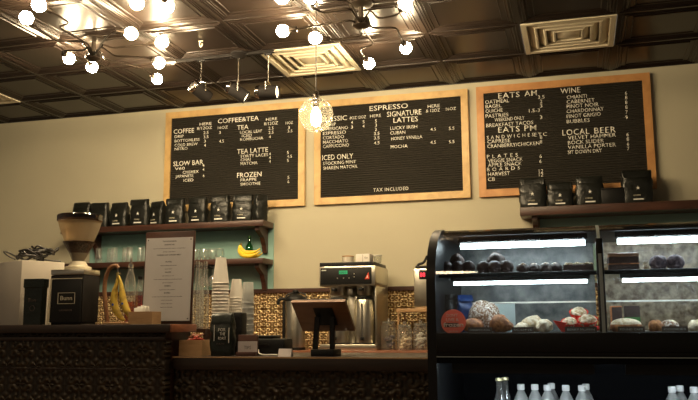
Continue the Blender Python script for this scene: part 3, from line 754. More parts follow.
# banana hanger
hx = fx(112, 4.05, 322)
t = thing('banana_hanger', 'curved wooden banana hook beside the grinder', 'banana stand', (hx, 4.06, BAR))
link('base', box(BM(), -.030, .09, -.055, .055, 0, .014, .004), 'tan', t)
pt = lambda u, v: Vector((fx(u, 4.06, v)-hx, 0, fz(u, v, 4.06)-BAR))
tp = [pt(107.5, 320), pt(105.5, 305), pt(104.5, 290), pt(106, 277), pt(110, 268), pt(116, 265.5), pt(118.5, 268)]
tp[0].z = .012
link('arch', tube(BM(), tp, .012, 10, [.013, .013, .0125, .012, .011, .010, .009], 5), 'standwood', t)
link('hook', tube(BM(), [pt(118, 268), pt(118.5, 273), pt(119.5, 275), pt(121, 273)], .003, 6, smooth=3), 'chrome', t)
t = thing('banana_bunch', 'two speckled bananas hanging from the wooden banana hook', 'bananas', (hx, 4.04, BAR))
for pts in ([(119.5, 276), (119, 283), (116.5, 293), (116, 303), (119, 312), (124, 318.5), (127, 320)], [(120.5, 276), (123, 284), (124, 293), (125.5, 302), (129, 311), (133, 317.5), (134.5, 319.5)]):
    q = [pt(u, v) for u, v in pts]
    k = link('banana', tube(BM(), q, .02, 12, [.006, .010, .018, .0205, .019, .012, .005], 5), 'banana', t)
    m_ = q[3]
    link('sticker', lathe(BM(), [(0, -.001), (.007, -.001), (.007, .001), (0, .001)], 12, m_+Vector((.004, -.0205, -.01)), Matrix.Rotation(PI/2, 4, 'X')), 'blue', k, 'blue fruit sticker')
link('stalk', tube(BM(), [pt(119.5, 278), pt(119.7, 272.5)], .009, 8, [.010, .007]), 'stem', t)
# syrup bottles
def syrup(u, y, label, r, htop, vfill, liquid, spout):
    x = fx(u, y, 320)
    t = thing('syrup_bottle', label, 'bottle', (x, y, BAR), 0)
    hs = htop-.055
    link('bottle', lathe(BM(), [(0, 0), (r, 0), (r, hs-.09), (r*.85, hs-.06), (.013, hs-.015), (.012, hs), (.014, hs+.002)], 22, cap=False), 'glass', t)
    link('syrup', lathe(BM(), [(0, .003), (r-.003, .003), (r-.003, vfill), (0, vfill)], 20), liquid, t)
    if spout:
        link('pourer', lathe(BM(), [(.014, hs), (.014, hs+.018), (.006, hs+.026), (.004, htop), (0, htop)], 14), 'chrome', t, 'steel pour spout')
    else: link('cap', lathe(BM(), [(.015, hs), (.015, hs+.018), (0, hs+.02)], 14), 'blackmetal', t)
    return t
syrup(129, 4.14, 'syrup bottle with steel spout and orange syrup behind the bananas', .030, fz(129, 258, 4.14)-BAR, .13, 'orange', True)
syrup(139, 4.15, 'red syrup bottle half hidden by the menu clipboard', .028, fz(139, 270, 4.15)-BAR, .165, 'redsyrup', False)
# box of sugar packets
x = fx(145.5, 4.0, 322)
t = thing('sugar_box', 'small open wooden box of white packets in front of the clipboard', 'box', (x, 3.99, BAR), -.05)
w2 = 15*4.0/F; hbx = .068
bm = BM(); box(bm, -w2, w2, -.045, .045, 0, .008); box(bm, -w2, w2, -.045, -.037, .008, hbx); box(bm, -w2, w2, .037, .045, .008, hbx); box(bm, -w2, -w2+.008, -.037, .037, .008, hbx); box(bm, w2-.008, w2, -.037, .037, .008, hbx)
link('box', bm, 'tan', t, smooth=0)
for k in range(7):
    link('packet', box(BM(), -.025, .025, -.001, .003, .0, .05, .001, Matrix.Translation(Vector((-.025+.011*(k % 4), -.028+.009*k, .043+.004*(k % 3)))) @ Matrix.Rotation(-.2+.08*k, 4, 'X') @ Matrix.Rotation(.15*(k % 3-1), 4, 'Y')), 'print', t)
# menu clipboard
x0_, x1_ = fx(143.5, 4.11, 322), fx(193, 4.11, 322)
t = thing('menu_clipboard', 'dark wooden clipboard with a white printed menu standing on the bar', 'clipboard', ((x0_+x1_)/2, 4.085, BAR), .02, rx=-.045)
wd = (x1_-x0_)/2; hz = fz(168, 232, 4.13)-BAR
link('backing_board', box(BM(), -wd, wd, 0, .012, 0, hz, .003), 'darkwood', t)
link('paper', box(BM(), -wd+.008, wd-.010, -.0025, -.0005, .018, hz-.036), 'paper', t)
for dx, dz in ((-wd+.02, hz-.048), (wd-.022, hz-.048), (wd-.022, .03)):
    link('tack', lathe(BM(), [(0, -.001), (.004, -.001), (.003, .002), (0, .003)], 10, (dx, -.003, dz), Matrix.Rotation(PI/2, 4, 'X')), 'blackmetal', t)
rnd = random.Random(11)
words = ['THE HOUSE MENU', 'SANDWICHES', 'served on local bread with chips or a small salad', 'all day until close', 'CAPRESE AND CHICKEN MELT', '', 'PLATES', 'seasonal fruit and cheese', 'warm olives', 'SALADS', 'add chicken or egg', 'house greens with lemon and herbs and seeds', 'ask for dressing', 'SWEETS', 'baked here every morning', 'BOARDS', 'harvest board of meat and cheese for the table', 'serves two people', 'please order here', 'thank you and enjoy']
for i, s in enumerate(words):
    if not s: continue
    z = hz-.06-i*.0195
    cap = .007 if s.isupper() else .0045
    text('print_line', s, t, 0, z, -.003, cap, min(2*wd*.8, len(s)*cap*.9), 'ink', 1, .03, 0, 'CENTER')

# wooden crate behind the bar end, with tall clear bottles
t = thing('wooden_riser', 'low dark wooden riser behind the right end of the bar under the clear bottles', 'crate', (fx(196, 4.42, 330), 4.43, LOW))
bm = BM(); box(bm, -.10, .10, -.09, .09, .125, .145); box(bm, -.10, -.085, -.09, .09, 0, .125); box(bm, .085, .10, -.09, .09, 0, .125)
link('riser', bm, 'darkwood', t, smooth=0)
b0 = None
for u, y in ((196.5, 4.38), (204.5, 4.42), (199.5, 4.47)):
    loc = (fx(u, y, 322), y, LOW+.145)
    if b0 is None:
        b0 = thing('tall_glass_bottle', 'tall clear glass bottle right of the menu clipboard', 'bottle', loc, 0, 'clear bottles right of the clipboard')
        ht = fz(198, 262, y)-LOW-.145
        link('bottle', lathe(BM(), [(0, 0), (.024, 0), (.025, .01), (.024, ht*.55), (.013, ht*.75), (.011, ht*.93), (.013, ht*.94), (.013, ht)], 20, cap=False), 'glass', b0)
        link('stopper', lathe(BM(), [(.009, ht-.01), (.011, ht+.004), (0, ht+.008)], 12), 'chrome', b0)
    else: dup(b0, loc)

# ================================================================ LOWER COUNTER
x = fx(193.5, 4.08, 350)
t = thing('wooden_box', 'tan wooden box with red twine inside at the left end of the lower counter', 'box', (x, 4.10, LOW), .02)
w2 = 13.5*4.06/F; hbx = .085
bm = BM(); box(bm, -w2, w2, -.06, .06, 0, .008); box(bm, -w2, w2, -.06, -.05, .008, hbx); box(bm, -w2, w2, .05, .06, .008, hbx); box(bm, -w2, -w2+.009, -.05, .05, .008, hbx); box(bm, w2-.009, w2, -.05, .05, .008, hbx)
link('box', bm, 'tan', t, smooth=0)
t2 = thing('twine_bundle', 'bundle of red twine and wrapped tea bags sitting in the tan wooden box', 'twine', (x, 4.10, LOW+.045))
rnd = random.Random(5)
for k in range(7):
    pts = [(rnd.uniform(-.045, .035), rnd.uniform(-.035, .035), rnd.uniform(.006, .03)+.009*k*.9) for _ in range(7)]
    link('strand', tube(BM(), pts, .005, 6, smooth=4), 'straw' if k % 2 else 'redwood', t2)
# black branded bag
t = coffee_bag((fx(222, 4.08, 352), 4.09, LOW), .12, 'dark green black coffee bag with white lettering standing on the lower counter', None, .125, .085, .225, 77, False, 'bag2')
yf = -.0425-.010
text('lettering', 'FOR', t, -.010, .132, yf, .017, .040, 'print', 1, 0, .0008)
text('lettering', 'THE', t, -.002, .110, yf, .016, .030, 'print', 1, 0, .0008)
text('lettering', 'ROAST', t, -.010, .088, yf, .015, .044, 'print', 1, 0, .0008)
text('lettering', 'whole bean', t, -.02, .062, yf, .008, .045, 'tag', 1, 0, .0008)
link('side_label', box(BM(), .046, .050, yf-.0005, yf+.003, .07, .15), 'print', t, 'narrow white side label')
link('emblem_frame', box(BM(), -.035, -.032, yf-.001, yf+.001, .08, .165), 'print', t)
# card holder
x = fx(246, 4.07, 352)
t = thing('card_holder', 'brown card holder with a white card right of the black coffee bag', 'card holder', (x, 4.09, LOW), .02)
w2 = 11*4.07/F
link('back_panel', box(BM(), -w2, w2, .0, .018, 0, .112, .003), 'leather', t)
link('base', box(BM(), -w2, w2, -.03, .0, 0, .022, .003), 'leather', t)
link('card', box(BM(), -w2+.004, w2+.003, -.010, -.006, .022, .078), 'card', t, 'pale card')
text('lettering', 'TIPS', t, .004, .036, -.0105, .018, .040, 'ink', 1, 0, .0003, 'CENTER')
# small white card block
t = thing('small_card', 'small white folded card on the counter left of the tablet stand', 'card', (fx(285.5, 4.05, 352), 4.05, LOW), .03)
link('card', prism(BM(), [(-.02, 0), (.02, 0), (.002, .040), (-.002, .040)], -.036, .036, 'x'), 'card', t, smooth=0)
# receipt printer and dark flat box
t = thing('receipt_printer', 'low black receipt printer between the card holder and the tablet stand', 'printer', (fx(266, 4.22, 350), 4.24, LOW))
link('body', box(BM(), -.125, .125, -.075, .075, 0, .090, .012), 'black', t)
link('lid', box(BM(), -.105, .06, -.06, .06, .088, .108, .008), 'blackmetal', t)
link('slot', box(BM(), -.08, .04, -.079, -.074, .055, .060), 'rubber', t)
link('cable', tube(BM(), [(-.02, -.078, .03), (-.01, -.10, .014), (.02, -.115, .006), (.06, -.11, .006), (.1, -.105, .006)], .0035, 6, smooth=5), 'print', t, 'white cable')
t = thing('card_terminal', 'upright black box standing behind the card holder below the cups', 'card terminal', (fx(239, 4.28, 350), 4.27, LOW))
link('body', box(BM(), -.035, .035, -.04, .04, 0, .235, .008), 'black', t)
link('screen', box(BM(), -.026, .026, -.042, -.039, .16, .215), 'blackmetal', t)

# cup stacks
def paper_cup(loc, label, group, r0, r1, h, m='cup', nm='paper_cup'):
    t = thing(nm, label, 'cup', loc, 0, group)
    link('cup', lathe(BM(), [(r0, 0), (r1, h), (r1-.002, h-.004), (0, h-.004)], 24, cap=False), m, t)
    link('rim', lathe(BM(), [(r0-.001, -.001), (r0+.0025, .001), (r0+.0025, .004), (r0-.001, .006)], 24, cap=False), m, t)
    return t
def stack(u, y, vtop, n_h, r0, r1, pitch, label, group, m, nm):
    x = fx(u, y, 300); ztop = fz(u, vtop, y)
    n = int((ztop-n_h-LOW)/pitch); pitch = (ztop-n_h-LOW)/n
    c = None
    for k in range(n+1):
        loc = (x+.0008*math.sin(k*2.1), y, LOW+.001+k*pitch)
        if c is None: c = paper_cup(loc, label, group, r0, r1, n_h, m, nm)
        else: dup(c, loc)
stack(220.3, 4.42, 258, .155, .050, .030, .019, 'white paper cup nested in the tallest upturned stack on the lower counter', 'tall stack of paper cups', 'cup', 'paper_cup')
stack(236.5, 4.50, 279.5, .115, .043, .028, .016, 'white paper cup nested in the medium upturned stack right of the tallest', 'medium stack of paper cups', 'cup', 'paper_cup')
stack(248, 4.40, 282.5, .12, .036, .030, .030, 'clear plastic cup nested in the stack right of the paper cups', 'stack of clear plastic cups', 'plastic', 'plastic_cup')
stack(227.5, 4.58, 300, .10, .040, .027, .018, 'white paper cup nested in the short stack behind the two taller stacks', 'short stack of paper cups', 'cup', 'paper_cup')

# tablet stand
px0 = fx(291, 4.05, 302); px1 = fx(345, 4.05, 302)
z1_ = fz(318, 302, 4.05); z0_ = fz(330, 331, 4.24)
t = thing('tablet_stand', 'tilted walnut tablet stand on black legs seen from behind on the lower counter', 'tablet stand', ((px0+px1)/2, 4.18, LOW))
wd = (px1-px0)/2
za, zb_ = z1_-LOW, z0_-LOW
link('panel', prism(BM(), [(-.13, za), (-.118, za+.012), (.072, zb_+.012), (.06, zb_)], -wd, wd, 'x'), 'standwood', t, smooth=0)
link('screen', prism(BM(), [(-.117, za+.013), (-.114, za+.017), (.070, zb_+.016), (.067, zb_+.013)], -wd+.012, wd-.012, 'x'), 'black', t, smooth=0)
bx0, bx1 = fx(311, 4.1, 350)-(px0+px1)/2, fx(334, 4.1, 350)-(px0+px1)/2
link('base', box(BM(), bx0, bx1, -.09, .06, 0, .035, .004), 'black', t)
zm = (za+zb_)/2
link('leg', prism(BM(), [(bx0+.00, .03), (bx0+.026, .03), (bx0+.040, zm+.0), (bx0+.014, zm+.0)], -.06, -.04, 'y'), 'black', t, smooth=0)
link('leg', prism(BM(), [(bx1-.030, .03), (bx1-.006, .03), (bx1-.006, zm), (bx1-.030, zm)], -.06, -.04, 'y'), 'black', t, smooth=0)
link('mount_plate', prism(BM(), [(-.095, zm+.045), (-.09, zm+.045), (.02, zm-.04), (.015, zm-.045)], bx0+.015, bx1-.006, 'x'), 'black', t, smooth=0)

# ================================================================ BACK COUNTER
# twin coffee brewer
BYf = 5.90
X0, X1 = fx(319.5, BYf, 300), fx(375.5, BYf, 300)
t = thing('coffee_brewer', 'steel twin coffee brewer with black display panel on the back counter', 'coffee brewer', (X0, BYf, BACK))
W = X1-X0; zz = lambda v: fz(350, v, BYf)-BACK
dpt = .42
link('base', box(BM(), .0, W, 0, dpt, 0, .045, .006), 'steel', t)
link('warmer', lathe(BM(), [(0, .045), (.085, .045), (.085, .052), (0, .054)], 28, (W*.29, .10, 0)), 'black', t)
link('warmer', lathe(BM(), [(0, .045), (.085, .045), (.085, .052), (0, .054)], 28, (W*.73, .10, 0)), 'black', t)
link('column', box(BM(), .02, W-.005, .22, dpt, .045, zz(286), .004), 'steel', t)
link('side_panel', box(BM(), W-.012, W-.001, .03, dpt, .045, zz(286), .003), 'steel', t)
link('head', box(BM(), .0, W, 0, dpt, zz(286), zz(266), .004), 'steel', t)
link('top_cover', box(BM(), .0, W-.015, .0, dpt, zz(266), zz(262), .004), 'blackmetal', t)
pn = link('control_panel', box(BM(), .010, W-.028, -.006, .002, zz(284.2), zz(267.5), .002), 'black', t)
link('display', box(BM(), W*.36, W*.51, -.008, -.005, zz(274), zz(270.5)), 'glow_green', pn, 'green display')
text('lettering', 'READY', pn, W*.37, zz(273.4), -.0082, .014, W*.12, 'black', 1, 0, .0003)
for dx, dv in ((.33, 278), (.44, 278), (.54, 278), (.63, 274), (.63, 277)):
    link('button', lathe(BM(), [(0, 0), (.005, 0), (.004, .003), (0, .003)], 12, (W*dx, -.006, zz(dv)), Matrix.Rotation(PI/2, 4, 'X')), 'steel', pn)
text('lettering', 'BUNN', pn, .02, zz(270.5), -.0065, .010, .035, 'print', 1, .02, .0005)
link('emblem', prism(BM(), [(W*.82, zz(279.5)), (W*.90, zz(279.5)), (W*.885, zz(272.5))], -.0085, -.006, 'y'), 'logo_red', pn, 'red triangular emblem')
text('lettering', 'A', pn, W*.845, zz(278.8), -.0088, .022, .018, 'print', 1, .01, .0003)
for cx in (W*.27, W*.75):
    fb = link('filter_basket', lathe(BM(), [(.052, zz(295)), (.058, zz(293)), (.068, zz(287)), (.068, zz(286)), (0, zz(286))], 26, (cx, .10, 0)), 'steel', t)
    link('handle', box(BM(), cx-.014, cx+.014, -.03, .035, zz(291), zz(288), .004), 'black', fb)
link('faucet', box(BM(), W*.46, W*.56, .06, .22, zz(295), zz(288), .005), 'steel', t)
link('water_tank', box(BM(), W*.42, W*.60, .12, .22, .05, zz(296), .004), 'steel', t)
for cx, lab in ((W*.27, 'left steel server standing under the twin brewer'), (W*.75, 'right steel server standing under the twin brewer')):
    sv = thing('thermal_server', lab, 'coffee server', (X0+cx, BYf+.10, BACK+.054), 0, 'steel servers under the brewer')
    hs = fz(350, 297, BYf+.03)-BACK-.054
    link('body', lathe(BM(), [(0, 0), (.078, 0), (.080, .01), (.080, hs-.04), (.070, hs-.02), (0, hs-.018)], 30), 'steel', sv)
    link('lid', lathe(BM(), [(.068, hs-.022), (.066, hs-.005), (.03, hs), (0, hs)], 26), 'black', sv)
    link('sight_gauge', tube(BM(), [(0, -.084, .04), (0, -.084, hs-.05)], .006, 8), 'chrome', sv)
    link('tap', box(BM(), -.010, .010, -.105, -.078, .02, .045, .003), 'black', sv)
# things on top of the brewer
zt_ = BACK+zz(262)
t = thing('lidded_pot', 'small round white pot with wooden lid on top of the brewer', 'pot', (fx(348, BYf+.14, 258), BYf+.14, zt_))
link('pot', lathe(BM(), [(0, 0), (.040, 0), (.044, .01), (.044, .05), (0, .05)], 24), 'carton', t)
link('lid', lathe(BM(), [(0, .05), (.047, .05), (.047, .058), (.01, .064), (0, .064)], 24), 'tan', t)
t = thing('small_carton', 'small white printed carton on top of the brewer', 'carton', (fx(364, BYf+.10, 258), BYf+.12, zt_), -.06)
link('carton', box(BM(), -.055, .055, -.05, .05, 0, .066, .002), 'cup', t)
link('print_mark', box(BM(), .0, .002, -.0515, -.05, .005, .06), 'tag', t)
text('lettering', 'TEA', t, .012, .028, -.0505, .014, .03, 'tag', 1, 0, .0003)
t = thing('clear_container', 'clear lidded tub beside the white carton on the brewer', 'container', (fx(377.5, BYf+.16, 258), BYf+.17, zt_))
link('tub', lathe(BM(), [(0, 0), (.026, 0), (.032, .055), (.032, .06)], 20, cap=False), 'glass', t)
link('lid', lathe(BM(), [(.034, .056), (.034, .063), (0, .064)], 20), 'print', t)
# airpot
t = thing('airpot', 'steel airpot with black pump lid behind the tablet stand', 'airpot', (fx(295, 5.95, 330), 5.96, BACK))
za_ = fz(295, 298, 5.9)-BACK
link('body', lathe(BM(), [(0, 0), (.074, 0), (.076, .012), (.076, za_-.03), (.070, za_-.015)], 30), 'steel', t)
link('base_ring', lathe(BM(), [(.075, 0), (.079, .002), (.079, .02), (.075, .022)], 30, cap=False), 'black', t)
link('lid', lathe(BM(), [(.078, za_-.022), (.080, za_-.008), (.074, za_+.008), (.045, za_+.028), (.02, za_+.034), (0, za_+.034)], 30), 'black', t)
link('pump_button', lathe(BM(), [(.018, za_+.03), (.018, za_+.045), (.024, za_+.05), (.022, za_+.062), (0, za_+.066)], 18), 'black', t)
link('spout', tube(BM(), [(-.07, -.03, za_-.01), (-.10, -.05, za_-.004), (-.118, -.058, za_-.02), (-.12, -.06, za_-.05)], .012, 10, smooth=4), 'black', t)
link('handle', tube(BM(), [(-.085, 0, za_-.01), (-.075, .02, za_+.03), (0, .03, za_+.045), (.075, .02, za_+.03), (.085, 0, za_-.01)], .006, 8, smooth=4), 'black', t)
link('handle_strap', box(BM(), -.105, -.085, -.01, .012, .02, za_-.02, .003), 'black', t)
# glass jars
def jar(u, y, label, r, h, filling, ff):
    t = thing('glass_jar', label, 'jar', (fx(u, y, 350), y, BACK), 0)
    link('jar', lathe(BM(), [(0, 0), (r, 0), (r+.002, .01), (r+.002, h-.045), (r*.82, h-.02), (r*.82, h-.005)], 24, cap=False), 'glass', t)
    link('lid', lathe(BM(), [(r*.85, h-.018), (r*.87, h-.01), (r*.87, h), (0, h+.002)], 24), 'glass', t)
    link('knob', lathe(BM(), [(.008, h+.001), (.013, h+.012), (.009, h+.022), (0, h+.024)], 14), 'glass', t)
    bm = BM(); rnd = random.Random(int(u))
    for k in range(16):
        a = rnd.uniform(0, 2*PI); rr = rnd.uniform(0, r-.022)
        blob(bm, (rr*math.cos(a), rr*math.sin(a), .02+rnd.random()*ff), (.02, .018, .014), .05, 1, seed=k)
    f = link('contents', bm, filling, t); f['kind'] = 'stuff'
    return t
jar(389, 6.05, 'glass jar with dark contents right beside the brewer', .062, .215, 'berry', .10)
jar(405, 5.98, 'glass jar in front under the wooden platform, with pale biscuits', .055, .19, 'crumb', .09)
jar(421, 6.0, 'glass jar with white sweets next to the pastry case', .055, .20, 'cup', .10)
t = thing('wooden_platform', 'small tan wooden platform over the jars carrying the red display machine', 'platform', (fx(414, 6.1, 310), 6.17, BACK))
zp = fz(412, 312, 6.04)-BACK
bx_ = .16
link('board', box(BM(), -.125, .24, -.13, .15, zp, zp+.028, .003), 'tan', t)
for sx, sy in ((-.12, .13), (.22, .13), (.22, -.12), (-.12, -.12)):
    link('leg', box(BM(), sx-.004 if sx > 0 else sx, sx+.012, sy, sy+.012, 0, zp), 'tan', t)
xg = fx(423, 6.1, 290)+.03
t = thing('espresso_grinder', 'silver machine with red digits and black spout left of the pastry case', 'grinder', (xg, 6.17, BACK+zp+.028))
hg = fz(420, 268, 6.05)-(BACK+zp+.028)
link('body', box(BM(), -.095, .10, -.10, .10, 0, hg, .012), 'steel', t)
link('top_cap', box(BM(), -.085, .10, -.09, .09, hg, hg+.02, .008), 'black', t)
link('display', box(BM(), -.052, .010, -.104, -.099, hg-.085, hg-.015, .002), 'black', t)
text('lettering', '88', t, -.046, hg-.066, -.1045, .032, .042, 'glow_red', 1, .02, .001)
link('spout', tube(BM(), [(-.085, -.02, hg+.010), (-.07, -.02, hg+.035), (-.03, -.02, hg+.05), (.0, -.02, hg+.10)], .010, 8, smooth=4), 'black', t)

# ================================================================ PASTRY CASE
CX0, CX1, CXM = -.587, .80, .083
CYF, CYB = 3.20, 3.98
GZ0, GZT = 1.043, 1.475
t = thing('pastry_case', 'black refrigerated pastry case with curved glass front and open bottle shelf below', 'display case', (0, 0, 0))
def prof_c(off=0):
    P = [(CYF+off, GZ0-.01), (CYF+off, 1.235), (CYF+.012+off, 1.30), (CYF+.045+off*.9, 1.365), (CYF+.10+off*.8, 1.42), (CYF+.17+off*.6, 1.455-off*.3), (CYF+.25, GZT-off*.6)]
    return P
outer = prof_c(0)
for x0_, x1_ in ((CX0, CX0+.036), (CX1-.036, CX1)):
    poly = [(CYB, 0), (CYF-.005, 0)]+[(y-.005, z+.005) for y, z in outer]+[(CYB, GZT+.005)]
    link('end_panel', prism(BM(), poly, x0_, x1_, 'x'), 'blackmetal', t, smooth=30)
gi = prof_c(.006)
for x0_, x1_ in ((CX0+.036, CXM-.006), (CXM+.006, CX1-.036)):
    poly = outer+list(reversed(gi))
    link('curved_glass', prism(BM(), poly, x0_, x1_, 'x'), 'case_glass', t, smooth=40)
poly = [(y-.002, z+.001) for y, z in outer]+list(reversed(prof_c(.012)))
link('mullion', prism(BM(), poly, CXM-.006, CXM+.006, 'x'), 'mullion', t, smooth=40)
link('mullion_post', box(BM(), CXM-.014, CXM+.014, CYF+.03, CYF+.05, GZ0, 1.40, .003), 'black', t)
link('top_panel', box(BM(), CX0+.036, CX1-.036, CYF+.25, CYB, GZT-.025, GZT, .002), 'blackmetal', t)
link('deck', box(BM(), CX0+.036, CX1-.036, CYF+.01, CYB-.02, GZ0-.035, GZ0, .002), 'tray', t)
for x0_, x1_, m_ in ((CX0+.036, CXM-.01, 'case_back'), (CXM+.01, CX1-.036, 'case_back_brown')):
    d_ = link('rear_door', box(BM(), x0_, x1_, CYB-.05, CYB-.03, GZ0, GZT-.025), m_, t)
    link('rear_door_rail', box(BM(), x0_, x1_, CYB-.055, CYB-.05, GZ0+.13, GZ0+.137), 'steel', d_)
link('glass_shelf', box(BM(), CX0+.04, CX1-.04, CYF+.07, CYB-.06, 1.268, 1.276), 'case_glass', t)
link('shelf_edge', box(BM(), CX0+.04, CX1-.04, CYF+.058, CYF+.07, 1.262, 1.278, .002), 'blackmetal', t)
link('front_rail', box(BM(), CX0+.036, CX1-.036, CYF-.012, CYF+.012, GZ0-.075, GZ0-.002, .004), 'blackmetal', t)
link('fascia', box(BM(), CX0+.036, CX1-.036, CYF-.005, CYF+.10, .952, GZ0-.03, .006), 'black', t)
link('chrome_strip', box(BM(), CX0+.036, CX1-.036, CYF-.009, CYF-.004, .9475, .951), 'mullion', t, 'thin bright strip')
link('canopy', box(BM(), CX0+.036, CX1-.036, CYF, CYB-.03, .925, .947), 'deepblack', t)
link('lower_back', box(BM(), CX0+.036, CX1-.036, CYB-.05, CYB, .1, .93), 'deepblack', t)
link('bottle_shelf', box(BM(), CX0+.036, CX1-.036, CYF+.08, CYB-.05, .60, .617), 'blackmetal', t)
link('lower_shelf', box(BM(), CX0+.036, CX1-.036, CYF+.04, CYB-.05, .30, .315), 'blackmetal', t)
link('plinth', box(BM(), CX0+.036, CX1-.036, CYF, CYB-.05, 0, .20), 'blackmetal', t)
for x0_, x1_ in ((CX0+.10, CXM-.05), (CXM+.08, CX1-.06)):
    a_ = link('light_tube', tube(BM(), [(x0_, 3.50, 1.410), (x1_, 3.50, 1.410)], .0115, 10), 'led', t)
    link('tube_holder', box(BM(), x0_-.01, x1_+.01, 3.485, 3.515, 1.424, 1.45), 'blackmetal', a_)
    a_ = link('light_tube', tube(BM(), [(x0_, 3.275, 1.238), (x1_, 3.275, 1.238)], .0062, 10), 'led', t)
    link('tube_holder', box(BM(), x0_-.01, x1_+.01, 3.262, 3.288, 1.246, 1.268), 'blackmetal', a_)
    a_ = link('light_tube', tube(BM(), [(x0_, 3.27, .905), (x1_, 3.27, .905)], .009, 10), 'led', t)  # extra tube added under the canopy to brighten the bottles
    link('tube_holder', box(BM(), x0_-.01, x1_+.01, 3.235, 3.25, .885, .926), 'blackmetal', a_)  # holder for the added tube
# round sign on the glass
p = at(453.5, 322, CYF)
t = thing('round_sign', 'round coral sign with white lettering stuck on the lower left of the case glass', 'sign', (p.x, CYF-.004, p.z))
link('disc', lathe(BM(), [(0, -.002), (.049, -.002), (.049, .001), (0, .001)], 40, (0, 0, 0), Matrix.Rotation(PI/2, 4, 'X')), 'coral', t)
text('lettering', 'DON\'T', t, -.026, .020, -.0022, .012, .044, 'sign_print', 1, .01, .0004)
text('lettering', 'LIVE &', t, -.028, .003, -.0022, .012, .050, 'sign_print', 1, .01, .0004)
link('lettering_band', box(BM(), -.036, .02, -.0026, -.002, -.020, -.004), 'ink', t, 'black patch behind the white word')
text('lettering', 'frozen', t, -.040, -.018, -.0027, .016, .080, 'sign_print', 1, .035, .0005)
text('lettering', 'eat fresh', t, -.018, -.038, -.0022, .006, .036, 'sign_print', 1, 0, .0004)

# ---- pastries: upper shelf
UZ = 1.276
def tray(u0, u1, y, z, label, v=278, d=.12):
    x0_, x1_ = fx(u0, y, v), fx(u1, y, v); w_ = (x1_-x0_)/2
    t = thing('pastry_tray', label, 'tray', ((x0_+x1_)/2, y+d/2-.01, z))
    bm = BM(); box(bm, -w_, w_, -d/2, d/2, 0, .004)
    for a_ in ((-w_, w_, -d/2, -d/2+.003), (-w_, w_, d/2-.003, d/2), (-w_, -w_+.003, -d/2, d/2), (w_-.003, w_, -d/2, d/2)): box(bm, *a_, .004, .012)
    link('tray', bm, 'tray', t, smooth=0)
    return t, w_
PYU = 3.42
def muffin(loc, label, group, r, h, top, cupm='dark_brown', s=1, name='muffin'):
    t = thing(name, label, 'muffin', loc, s*.7, group)
    link('case', lathe(BM(), [(0, 0), (r*.68, 0), (r*.9, h*.5), (0, h*.5)], 24), cupm, t)
    link('top', blob(BM(), (0, 0, h*.52), (r, r, h*.5), .035, 3, -.35, s), top, t)
    return t
tray(441, 475, PYU, UZ, 'dark tray of muffins at the far left of the top shelf', 278)
for k, (u, y, dz) in enumerate(((447, PYU+.03, 0), (458, PYU+.02, 0), (469, PYU+.03, 0))):
    muffin((fx(u, y, 275), y, UZ+.004), 'dark backlit muffin in the pile at the left end of the top shelf', 'dark muffins at the left end of the top shelf', .027, .062, 'dark_brown', s=k+1)
muffin((fx(457, PYU+.08, 262), PYU+.085, UZ+.004), 'dark backlit muffin behind the left pile on the top shelf', None, .034, .10, 'dark_brown', s=9)
tray(479, 515, PYU, UZ, 'dark tray of backlit muffins under the top light', 278)
for k, (u, y) in enumerate(((484, PYU+.03), (495, PYU+.02), (507, PYU+.03))):
    muffin((fx(u, y, 275), y, UZ+.004), 'low dark backlit muffin on the second tray from the left', 'dark muffins on the second tray', .030, .060, 'dark_brown', s=k+21)
muffin((fx(496, PYU+.08, 262), PYU+.085, UZ+.004), 'tall domed dark backlit muffin rising behind the second tray', None, .042, .098, 'dark_brown', s=33)
tray(518, 560, PYU, UZ, 'dark tray of glazed rolls in the middle of the top shelf', 278)
for k, u in enumerate((523, 534, 546, 556)):
    t = thing('glazed_roll', 'dark glazed roll with sugared top on the third tray', 'roll', (fx(u, PYU+.03, 275), PYU+.03+.02*(k % 2), UZ+.004), 0, 'glazed rolls on the third tray')
    link('roll', blob(BM(), (0, 0, .020), (.027, .034, .027), .05, 3, -.72, 50+k), 'dark_brown', t)
    link('glaze', blob(BM(), (0, 0, .031), (.020, .026, .018), .08, 2, -.2, 60+k), 'powder', t)
x0_, x1_ = fx(563.5, PYU, 275), fx(594, PYU, 275)
t = thing('crumb_cake', 'streusel topped crumb cake at the right end of the left top shelf', 'cake', ((x0_+x1_)/2, PYU+.055, UZ))
w_ = (x1_-x0_)/2
link('cake', box(BM(), -w_, w_, -.06, .06, 0, .038, .005), 'dark_brown', t)
bm = BM(); rnd = random.Random(4)
for k in range(70): blob(bm, (rnd.uniform(-w_+.008, w_-.008), rnd.uniform(-.055, .055), .040+.004*rnd.random()), (.008, .008, .006), .1, 1, seed=k)
o_ = link('crumble', bm, 'crumb', t); o_['kind'] = 'stuff'
x0_, x1_ = fx(609, PYU, 275), fx(640, PYU, 275)
t = thing('chocolate_loaf', 'tall rectangular chocolate cake right of the chrome divider', 'cake', ((x0_+x1_)/2, PYU+.06, UZ)); w_ = (x1_-x0_)/2
link('loaf', box(BM(), -w_, w_, -.06, .06, 0, .075, .006), 'dark_brown', t)
link('icing', box(BM(), -w_-.001, w_+.001, -.061, .061, .062, .080, .005), M['standwood'], t)
link('layer', box(BM(), -w_-.001, w_+.001, -.061, .061, .034, .038), 'crust', t)
for u, lab in ((606, 'tiny pale price tag left of the chocolate cake'), (646.5, 'tiny pale price tag left of the berry muffins')):
    t = thing('price_tag', lab, 'price tag', (fx(u, PYU-.02, 272), PYU-.0, UZ), .1)
    link('card', prism(BM(), [(-.012, 0), (.012, 0), (.001, .042), (-.001, .042)], -.008, .008, 'x'), 'crumb', t, smooth=0)
tray(649, 688, PYU, UZ, 'dark tray under the two berry muffins', 278)
